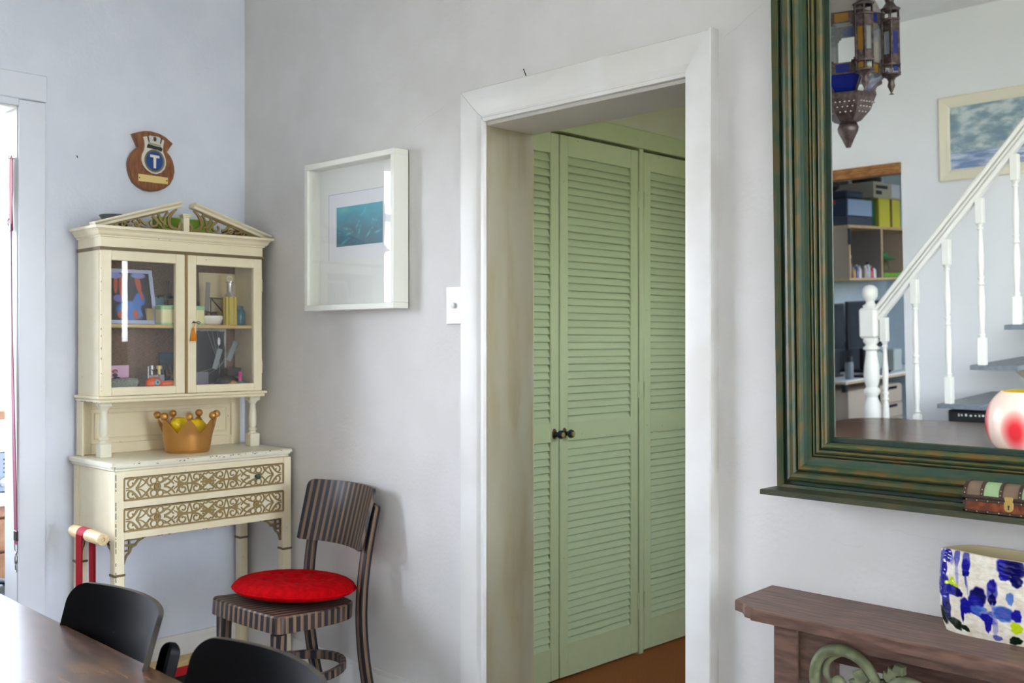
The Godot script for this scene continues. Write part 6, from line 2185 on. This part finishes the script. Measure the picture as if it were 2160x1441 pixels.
	for k in n:
		var a := TAU * k / n + deg_to_rad(20)
		var b := TAU * (k + 1) / n + deg_to_rad(20)
		var rings := [[0.09, 2.385], [0.092, 2.36], [0.075, 2.305], [0.045, 2.262], [0.02, 2.25]]
		for i in rings.size() - 1:
			var r0: float = rings[i][0] * 1.35
			var r1: float = rings[i + 1][0] * 1.35
			face(bw, [c + V(cos(a) * r0, rings[i][1], sin(a) * r0), c + V(cos(b) * r0, rings[i][1], sin(b) * r0), c + V(cos(b) * r1, rings[i + 1][1], sin(b) * r1), c + V(cos(a) * r1, rings[i + 1][1], sin(a) * r1)], V(cos((a + b) / 2), -0.3, sin((a + b) / 2)))
	obj("pierced_bowl", bw, metal, o)
	var holes := ST()
	for k in n:
		for row in [[0.118, 2.34, 5], [0.108, 2.318, 4], [0.09, 2.297, 3]]:
			for i in row[2]:
				var f: float = (i + 1.0) / (row[2] + 1.0)
				var a := TAU * k / n + deg_to_rad(20)
				var b := TAU * (k + 1) / n + deg_to_rad(20)
				var p: Vector3 = V(cos(a), 0, sin(a)).lerp(V(cos(b), 0, sin(b)), f) * (row[0] + 0.004)
				ball(holes, c + V(p.x, row[1], p.z), V(0.0045, 0.003, 0.0045), 6)
	obj("piercings", holes, mat(rgb(206, 200, 184), 0.5), o).set_meta("kind", "stuff")
	obj("bottom_bulb", lathed([Vector2(0, 2.14), Vector2(0.012, 2.142), Vector2(0.03, 2.178), Vector2(0.05, 2.215), Vector2(0.054, 2.232), Vector2(0.045, 2.25), Vector2(0.026, 2.262)], 6, T(c.x, 0, c.z)), metal, o)
	var dome := ST()
	lathe(dome, [Vector2(0.18, y1), Vector2(0.17, y1 + 0.012), Vector2(0.15, y1 + 0.03), Vector2(0.125, y1 + 0.09), Vector2(0.07, y1 + 0.16), Vector2(0.03, y1 + 0.2), Vector2(0.03, y1 + 0.22), Vector2(0.01, y1 + 0.25), Vector2(0, y1 + 0.26)], 6, Transform3D(Basis(Vector3.UP, deg_to_rad(-20)), c))
	obj("dome", dome, mat(rgb(150, 142, 136), 0.5, 0.4), o)
	var ch := ST()
	tube(ch, [c + V(0, y1 + 0.25, 0), c + V(0, 3.2, 0)], 0.005, 6)
	obj("chain", ch, M.black, o)
	rebase(o, c + V(0, 2.14, 0))


func painting():
	var o := thing("seascape_painting", "seascape painting in a cream frame on the wall above the stairs, reflected in the mirror", "painting")
	var x0 := 1.092
	var x1 := 1.85
	var y0 := 2.142
	var y1 := 2.668
	var z := 4.418
	var prof := [Vector2(0, 0), Vector2(0, 0.02), Vector2(0.008, 0.026), Vector2(0.03, 0.022), Vector2(0.048, 0.016), Vector2(0.05, 0.02), Vector2(0.058, 0.018), Vector2(0.066, 0.012), Vector2(0.07, 0.008), Vector2(0.07, 0)]
	for q in [[V(x0, y1, z), V(x0, y0, z), V(1, 0, 0)], [V(x0, y0, z), V(x1, y0, z), V(0, 1, 0)], [V(x1, y0, z), V(x1, y1, z), V(-1, 0, 0)], [V(x1, y1, z), V(x0, y1, z), V(0, -1, 0)]]:
		var s := ST()
		moulding(s, q[0], q[1], q[2], V(0, 0, -1), prof, 1, 1)
		obj("frame_bar", s, mat(rgb(240, 232, 206), 0.5), o)
	var im := Image.create(256, 160, false, Image.FORMAT_RGB8)
	var f := FastNoiseLite.new()
	f.seed = 40
	f.frequency = 0.016
	for y in 160:
		for x in 256:
			var k := f.get_noise_2d(x * 0.9, y * 1.8)
			var k2 := f.get_noise_2d(x * 0.8 + 300, y * 5.0)
			var skyc := rgb(150, 176, 180).lerp(rgb(214, 222, 218), clampf(0.5 + k * 1.3, 0, 1))
			skyc = skyc.lerp(rgb(132, 156, 172), clampf(0.3 - k * 1.4, 0, 0.8))
			var sea := rgb(128, 150, 190).lerp(rgb(214, 222, 236), clampf(0.45 + k2 * 1.5, 0, 1))
			im.set_pixel(x, y, skyc.lerp(sea, smoothstep(112, 122, y + k * 10)))
	blob(im, 190, 60, 40, 12, Color(0.88, 0.9, 0.88, 0.8), 0.35, 1.0)
	blob(im, 80, 76, 26, 10, Color(0.9, 0.9, 0.86, 0.8), 0.5, 1.0)
	blob(im, 60, 126, 16, 4, Color(0.9, 0.92, 0.96, 0.8), 0.0, 0.9)
	# seen from the room the picture faces -z, so its left edge is at the larger x
	picture_quad("canvas", im, [V(x1 - 0.068, y0 + 0.068, z - 0.009), V(x0 + 0.068, y0 + 0.068, z - 0.009), V(x0 + 0.068, y1 - 0.068, z - 0.009), V(x1 - 0.068, y1 - 0.068, z - 0.009)], o, 0.6)
	rebase(o, V((x0 + x1) / 2, y0, z))


func candle():
	var o := thing("candle_holder", "round red, yellow and white wax globe lantern on the dining table, reflected in the mirror", "candle")
	var c := V(2.2, 0.75, 2.53)
	var im := Image.create(256, 128, false, Image.FORMAT_RGB8)
	im.fill(rgb(228, 200, 180))
	for q in [[145, 66, 17, 52, rgb(196, 24, 38)], [196, 80, 18, 50, rgb(200, 40, 46)], [216, 84, 12, 40, rgb(236, 160, 30)], [246, 70, 15, 44, rgb(196, 24, 38)], [42, 70, 15, 44, rgb(200, 40, 46)], [60, 84, 10, 30, rgb(236, 160, 30)], [94, 70, 15, 44, rgb(196, 24, 38)]]:
		blob(im, q[0], q[1], q[2], q[3], Color(q[4].r, q[4].g, q[4].b, 0.95), 0.0, 0.7)
	var m := mat(Color.WHITE, 0.22)
	m.albedo_texture = ImageTexture.create_from_image(im)
	var R := 0.152
	var outer := []
	var ou := []
	var inner := []
	var seg := 48
	for i in 17:
		var k := i / 16.0
		var y := 0.26 * k
		var t := (y - 0.125) / 0.152
		var r := R * sqrt(maxf(0.0, 1.0 - t * t * 0.86))
		if i == 0: r = 0.085
		var ro := []
		var ri := []
		var ru := []
		for j in seg + 1:
			var a := TAU * j / seg
			ro.append(c + V(cos(a) * r, y, sin(a) * r))
			ri.append(c + V(cos(a) * (r - 0.008), maxf(y, 0.012), sin(a) * (r - 0.008)))
			ru.append(Vector2(float(j) / seg, 1.0 - k))
		outer.append(ro)
		inner.append(ri)
		ou.append(ru)
	var s := ST()
	outer.reverse()
	ou.reverse()
	grid(s, outer, ou)
	obj("globe", s, m, o)
	s = ST()
	grid(s, inner, [], false, 2)
	grid(s, [inner[16], outer[0]], [], false, 3)
	face(s, inner[0].slice(0, seg), Vector3.UP)
	obj("inside", s, mat(rgb(244, 206, 60), 0.4), o)
	rebase(o, c)


# ---------------------------------------------------------------- rooms seen through openings
func study_things():
	# wall unit over the desk: open fronts face +x
	var o := thing("shelf_unit", "pale open shelf unit fixed above the study desk, reflected in the mirror", "shelf")
	var xf := -0.45
	var xb := -0.945
	var z0 := 6.22
	var z1 := 7.7
	obj("end_panel", boxed(V(xb, 1.585, z0), V(xf, 2.05, z0 + 0.018)), M.beige, o)
	obj("end_panel", boxed(V(xb, 1.585, z1 - 0.018), V(xf, 2.05, z1)), M.beige, o)
	obj("top_board", boxed(V(xb, 2.03, z0 - 0.001), V(xf + 0.004, 2.052, z1), 0.001), M.beige_edge, o)
	obj("bottom_board", boxed(V(xb, 1.57, z0 - 0.001), V(xf + 0.004, 1.59, z1), 0.001), M.beige_edge, o)
	obj("front_edge", boxed(V(xf - 0.004, 1.59, z0), V(xf + 0.003, 2.03, z0 + 0.025)), M.beige_edge, o)
	obj("divider", boxed(V(xb, 1.59, 6.835), V(xf + 0.0, 2.03, 6.865)), mat(rgb(150, 146, 142), 0.6), o)
	obj("divider_edge", boxed(V(xf, 1.59, 6.835), V(xf + 0.003, 2.03, 6.865)), M.beige_edge, o)
	obj("back_board", boxed(V(xb, 1.585, z0), V(xb + 0.01, 2.05, z1)), mat(rgb(150, 152, 152), 0.6), o)
	rebase(o, V(-0.7, 1.57, 6.9))
	# boxes on top
	var dark_blue := mat(rgb(34, 46, 76), 0.35)
	var q := thing("boxed_set", "large dark blue box with a pale side on top of the study shelf", "box")
	obj("body", boxed(V(-0.86, 2.13, 6.23), V(-0.47, 2.285, 6.72), 0.003), dark_blue, q)
	obj("side_print", boxed(V(-0.471, 2.14, 6.26), V(-0.4685, 2.28, 6.71)), mat(rgb(150, 172, 208), 0.25), q)
	obj("red_badge", boxed(V(-0.62, 2.24, 6.2275), V(-0.57, 2.275, 6.231)), mat(rgb(196, 44, 44), 0.4), q)
	rebase(q, V(-0.66, 2.13, 6.5))
	tag(obj("flat_box", boxed(V(-0.87, 2.052, 6.225), V(-0.46, 2.128, 6.69), 0.003), mat(rgb(58, 66, 84), 0.3)), "flat grey blue box under the large dark blue box on the study shelf", "box")
	tag(obj("camera_case", boxed(V(-0.8, 2.285, 6.3), V(-0.5, 2.36, 6.62), 0.015), mat(rgb(24, 32, 60), 0.3)), "dark blue case lying on the large dark blue box", "case")
	tag(obj("black_bag", ellipsoid(V(-0.72, 2.42, 6.34), V(0.13, 0.07, 0.1)), M.plastic_dark), "black bag heaped on the left end of the study shelf stack", "bag")
	var yb := thing("yellow_box", "bright yellow box with a dark stripe on the study shelf", "box")
	obj("body", boxed(V(-0.85, 2.052, 6.86), V(-0.47, 2.315, 7.3), 0.003), mat(rgb(214, 204, 66), 0.5), yb)
	obj("stripe", boxed(V(-0.4705, 2.052, 7.08), V(-0.4685, 2.315, 7.12)), mat(rgb(96, 70, 40), 0.6), yb)
	rebase(yb, V(-0.66, 2.052, 7.08))
	tag(obj("green_box", boxed(V(-0.85, 2.052, 6.735), V(-0.5, 2.3, 6.855), 0.003), mat(rgb(30, 82, 54), 0.5)), "dark green box between the blue box and the yellow box", "box")
	var wb := thing("carton", "white and grey carton on top of the yellow box", "box")
	obj("body", boxed(V(-0.85, 2.316, 6.74), V(-0.46, 2.46, 7.28), 0.003), mat(rgb(186, 178, 164), 0.6), wb)
	obj("label_patch", boxed(V(-0.461, 2.33, 7.1), V(-0.4585, 2.45, 7.27)), mat(rgb(214, 214, 232), 0.5), wb)
	var rows := ST()
	bx(rows, V(-0.4605, 2.40, 6.78), V(-0.4585, 2.43, 7.02))
	bx(rows, V(-0.4605, 2.345, 6.78), V(-0.4585, 2.38, 6.9))
	obj("dark_print", rows, M.plastic_dark, wb)
	rebase(wb, V(-0.66, 2.316, 7.0))
	tag(obj("soft_bag", ellipsoid(V(-0.64, 2.5, 6.98), V(0.13, 0.06, 0.16)), M.plastic_dark), "black soft bag on top of the carton", "bag")
	tag(obj("grey_board", boxed(V(-0.93, 2.052, 6.7), V(-0.88, 2.6, 7.1), 0.004), mat(rgb(110, 106, 108), 0.5)), "tall grey board at the back of the study shelf stack", "board")
	# bottles and pots in the open compartment
	var rng := RandomNumberGenerator.new()
	rng.seed = 77
	var says := ["dark bottle beside the pale folder in the shelf compartment", "tan pot in the shelf compartment", "blue bottle in the shelf compartment", "white pot with a red base in the shelf compartment", "clear jar with a dark lid at the back of the compartment", "grey pot in the shelf compartment", "clear glass bottle right of the middle of the compartment", "red jar near the divider of the compartment", "white jar touching the divider"]
	var cols := [rgb(34, 36, 34), rgb(196, 146, 96), rgb(64, 92, 160), rgb(224, 214, 210), rgb(150, 156, 152), rgb(176, 170, 164), rgb(178, 190, 200), rgb(176, 34, 44), rgb(220, 222, 222)]
	for i in 9:
		var z := 6.33 + i * 0.056
		var h: float = [0.2, 0.1, 0.12, 0.11, 0.2, 0.11, 0.14, 0.11, 0.1][i]
		var b := thing("shelf_bottle", says[i], "bottle", V(-0.5 - (0.12 if i == 4 else 0.0), 1.59, z))
		obj("body", lathed([Vector2(0, 0), Vector2(0.024, 0), Vector2(0.026, 0.006), Vector2(0.026, h * 0.7), Vector2(0.012, h * 0.86), Vector2(0.012, h * 0.9)], 14), mat(cols[i], 0.25), b)
		obj("cap", lathed([Vector2(0.013, h * 0.88), Vector2(0.015, h * 0.9), Vector2(0.015, h), Vector2(0, h)], 12), mat(cols[(i + 3) % 9], 0.4), b)
	tag(obj("pale_folder", boxed(V(-0.7, 1.59, 6.262), V(-0.47, 1.85, 6.285), 0.001), mat(rgb(206, 206, 226), 0.5)), "pale lilac folder standing at the left of the shelf compartment", "folder")
	tag(obj("tall_bottle", lathed([Vector2(0, 1.59), Vector2(0.028, 1.59), Vector2(0.028, 1.74), Vector2(0.012, 1.8), Vector2(0.012, 1.86), Vector2(0, 1.862)], 14, T(-0.6, 0, 6.31)), M.plastic_dark), "tall black bottle behind the pale folder", "bottle")
	tag(obj("black_switch", boxed(V(-0.449, 1.88, 6.2), V(-0.43, 2.02, 6.235), 0.003), M.plastic_dark), "narrow black fitting on the edge of the shelf end panel", "fitting")
	var hat := thing("green_hat_figure", "round figure under a wide green hat in the right shelf compartment", "ornament")
	obj("hat", lathed([Vector2(0.13, 0.14), Vector2(0.125, 0.15), Vector2(0.06, 0.17), Vector2(0.05, 0.21), Vector2(0, 0.22)], 20, T(-0.6, 1.62, 7.17)), mat(rgb(60, 128, 78), 0.5), hat)
	obj("body", lathed([Vector2(0, 0), Vector2(0.05, 0), Vector2(0.075, 0.06), Vector2(0.06, 0.12), Vector2(0.03, 0.15)], 16, T(-0.6, 1.62, 7.17)), mat(rgb(92, 84, 56), 0.5), hat)
	rebase(hat, V(-0.6, 1.62, 7.17))
	tag(obj("green_tray", boxed(V(-0.7, 1.59, 6.95), V(-0.47, 1.635, 7.32), 0.006), mat(rgb(104, 164, 52), 0.45)), "bright green tray under the figure in the green hat", "tray")
	tag(obj("teal_cup", lathed([Vector2(0, 1.59), Vector2(0.03, 1.59), Vector2(0.036, 1.64), Vector2(0, 1.642)], 14, T(-0.5, 0, 6.915)), mat(rgb(50, 80, 92), 0.4)), "dark teal cup beside the green tray", "cup")
	# desk
	var d := thing("study_desk", "white topped desk with a drawer unit in the study, reflected in the mirror", "desk")
	obj("desk_top", boxed(V(-0.94, 0.7, 5.81), V(-0.29, 0.732, 7.9), 0.002), M.white_top, d)
	obj("desk_edge", boxed(V(-0.93, 0.701, 5.8075), V(-0.292, 0.72, 5.81)), M.beige_edge, d)
	obj("desk_edge", boxed(V(-0.29, 0.701, 5.82), V(-0.2875, 0.72, 7.88)), M.beige_edge, d)
	obj("unit_body", boxed(V(-0.93, 0.0, 5.9), V(-0.325, 0.63, 6.9)), M.beige, d)
	for q2 in [[0.0, 0.2], [0.205, 0.33], [0.335, 0.46], [0.465, 0.62]]:
		var dr := obj("drawer", boxed(V(-0.325, q2[0] + 0.01, 6.42), V(-0.305, q2[1], 6.885), 0.002), M.beige, d)
		obj("pull_slot", boxed(V(-0.3055, q2[1] - 0.03, 6.6), V(-0.303, q2[1] - 0.004, 6.78), 0.0005), M.black, dr)
	for z in [5.85, 7.84]:
		obj("leg", boxed(V(-0.92, 0, z - 0.025), V(-0.87, 0.7, z + 0.025)), M.plastic_dark, d)
		obj("leg", boxed(V(-0.36, 0.63 if z < 6 else 0.0, z - 0.0), V(-0.32, 0.7, z + 0.04)), M.plastic_dark, d)
	rebase(d, V(-0.6, 0, 6.85))
	for k in 2:
		var m := thing("computer_monitor", ["dark computer monitor at the near end of the study desk", "dark computer monitor behind the newel post on the study desk"][k], "monitor")
		var za: float = [5.93, 6.45][k]
		var zb2: float = [6.38, 7.2][k]
		obj("bezel", boxed(V(-0.62, 0.95, za), V(-0.585, 1.37 + 0.015 * k, zb2), 0.006), M.plastic_dark, m)
		obj("screen", boxed(V(-0.586, 0.975, za + 0.02), V(-0.5835, 1.35 + 0.015 * k, zb2 - 0.02)), M.screen, m)
		obj("stand", boxed(V(-0.66, 0.745, (za + zb2) / 2 - 0.03), V(-0.62, 1.1, (za + zb2) / 2 + 0.03), 0.004), M.plastic_dark, m)
		obj("foot", boxed(V(-0.76, 0.732, (za + zb2) / 2 - 0.12), V(-0.55, 0.748, (za + zb2) / 2 + 0.12), 0.004), M.plastic_dark, m)
		rebase(m, V(-0.6, 0.732, (za + zb2) / 2))
	var bot := thing("drink_bottle", "grey drink bottle at the near corner of the study desk", "bottle", V(-0.36, 0.732, 6.0))
	obj("body", lathed([Vector2(0, 0), Vector2(0.034, 0), Vector2(0.036, 0.01), Vector2(0.036, 0.12), Vector2(0.028, 0.15)], 16), M.plastic_grey, bot)
	obj("cap", lathed([Vector2(0.029, 0.145), Vector2(0.03, 0.15), Vector2(0.03, 0.19), Vector2(0, 0.192)], 16), M.plastic_dark, bot)
	tag(obj("computer_tower", boxed(V(-0.9, 0.732, 5.9), V(-0.66, 0.96, 6.42), 0.006), M.plastic_dark), "black computer case lying behind the near monitor on the study desk", "computer")
	tag(obj("printer", boxed(V(-0.92, 0.732, 6.46), V(-0.78, 1.0, 7.3), 0.02), M.plastic_dark), "black printer against the study wall behind the desk speakers", "printer")
	for q3 in [[6.62, "white desk speaker beside the cables on the study desk"], [7.0, "white desk speaker at the far end of the study desk"]]:
		var sp := thing("desk_speaker", q3[1], "speaker")
		obj("body", boxed(V(-0.52, 0.732, q3[0]), V(-0.42, 0.93, q3[0] + 0.16), 0.01), mat(rgb(170, 178, 172), 0.4), sp)
		rebase(sp, V(-0.47, 0.732, q3[0] + 0.08))
	tag(obj("keyboard", boxed(V(-0.42, 0.732, 6.15), V(-0.31, 0.752, 6.5), 0.004), M.plastic_dark), "black keyboard on the study desk", "keyboard")
	tag(obj("mouse", ellipsoid(V(-0.36, 0.748, 6.7), V(0.035, 0.016, 0.055)), M.plastic_dark), "black mouse on the study desk", "mouse")
	var cable := ST()
	tube(cable, smooth_path([V(-0.30, 0.735, 6.3), V(-0.27, 0.7, 6.32), V(-0.275, 0.6, 6.36), V(-0.28, 0.48, 6.38)]), 0.012, 8)
	tag(obj("power_cable", cable, M.plastic_dark), "black strap hanging over the front of the study desk", "cable")
	var hoop := []
	for i in 20:
		var a := TAU * i / 20
		hoop.append(V(-0.4, 0.85 + sin(a) * 0.1, 6.62 + cos(a) * 0.13))
	var hp := ST()
	tube(hp, hoop, 0.004, 6, "round", Vector3.RIGHT, true)
	tag(obj("coiled_cable", hp, M.plastic_dark), "dark coiled cable standing on the study desk", "cable")
	# black box under the stairs
	var ub := thing("amplifier_box", "black box with white lettering along its top under the lowest visible tread", "box")
	obj("body", boxed(V(1.392, 0, 3.72), V(1.98, 0.775, 4.1), 0.006), mat(rgb(22, 26, 26), 0.4), ub)
	var let := ST()
	var x := 1.45
	while x < 1.9:
		var w := rng.randf_range(0.006, 0.016)
		bx(let, V(x, 0.738 + rng.randf_range(0, 0.008), 3.7185), V(x + w * 0.8, 0.748 + rng.randf_range(0.002, 0.008), 3.7205))
		x += w + rng.randf_range(0.006, 0.014) + (0.02 if rng.randf() < 0.2 else 0.0)
	obj("white_lettering", let, M.white_top, ub)
	rebase(ub, V(1.7, 0, 3.9))


func kitchen_things():
	var o := thing("bench", "white topped timber bench with drawers under the bright window beyond the left doorway", "bench")
	obj("bench_top", boxed(V(-1.38, 0.7, 0.1), V(-0.5, 0.74, 2.4), 0.003), M.white_top, o)
	obj("front_rail", boxed(V(-0.56, 0.655, 0.12), V(-0.52, 0.70, 2.38), 0.002), M.oak, o)
	obj("carcass", boxed(V(-1.36, 0.02, 0.12), V(-0.56, 0.70, 2.38)), M.oak, o)
	for q in [[0.515, 0.645], [0.36, 0.505], [0.2, 0.35], [0.04, 0.19]]:
		obj("drawer", boxed(V(-0.56, q[0], 0.2), V(-0.535, q[1], 0.98), 0.004), M.oak, o)
		obj("drawer", boxed(V(-0.56, q[0], 1.0), V(-0.535, q[1], 1.7), 0.004), M.oak, o)
	rebase(o, V(-0.94, 0, 1.25))
	var r := thing("radio_receiver", "black and silver set with a round dial standing on the bench", "radio")
	obj("body", boxed(V(-0.74, 0.74, 0.66), V(-0.6, 0.905, 0.755), 0.006), M.plastic_dark, r)
	obj("front_plate", boxed(V(-0.602, 0.745, 0.70), V(-0.594, 0.9, 0.757), 0.003), mat(rgb(120, 124, 130), 0.35, 0.4), r)
	obj("dial", lathed([Vector2(0.02, 0), Vector2(0.019, 0.01), Vector2(0.006, 0.014), Vector2(0, 0.014)], 20, T(-0.594, 0.782, 0.738, Basis(V(0, 0, 1), -PI / 2))), M.steel, r)
	for k in 4:
		obj("button", lathed([Vector2(0.004, 0), Vector2(0.003, 0.003), Vector2(0, 0.003)], 10, T(-0.594, 0.823 + k * 0.017, 0.738, Basis(V(0, 0, 1), -PI / 2))), M.black, r)
	rebase(r, V(-0.66, 0.74, 0.71))
	var bl := thing("blue_packet", "pale blue packet beside the set on the bench", "packet")
	obj("body", boxed(V(-0.8, 0.74, 0.79), V(-0.7, 0.87, 0.86), 0.01), mat(rgb(150, 176, 214), 0.5), bl)
	rebase(bl, V(-0.75, 0.74, 0.82))
	var bg := thing("black_bag", "shiny black bag on the floor beyond the left doorway", "bag")
	var s := ST()
	ball(s, V(-0.33, 0.22, 0.83), V(0.15, 0.225, 0.2), 24)
	obj("body", s, mat(rgb(22, 26, 34), 0.18), bg)
	var st := ST()
	tube(st, smooth_path([V(-0.22, 0.1, 0.75), V(-0.17, 0.28, 0.74), V(-0.24, 0.43, 0.8), V(-0.33, 0.45, 0.85)]), 0.008, 8)
	obj("piping", st, mat(rgb(120, 126, 134), 0.3), bg)
	rebase(bg, V(-0.33, 0, 0.83))
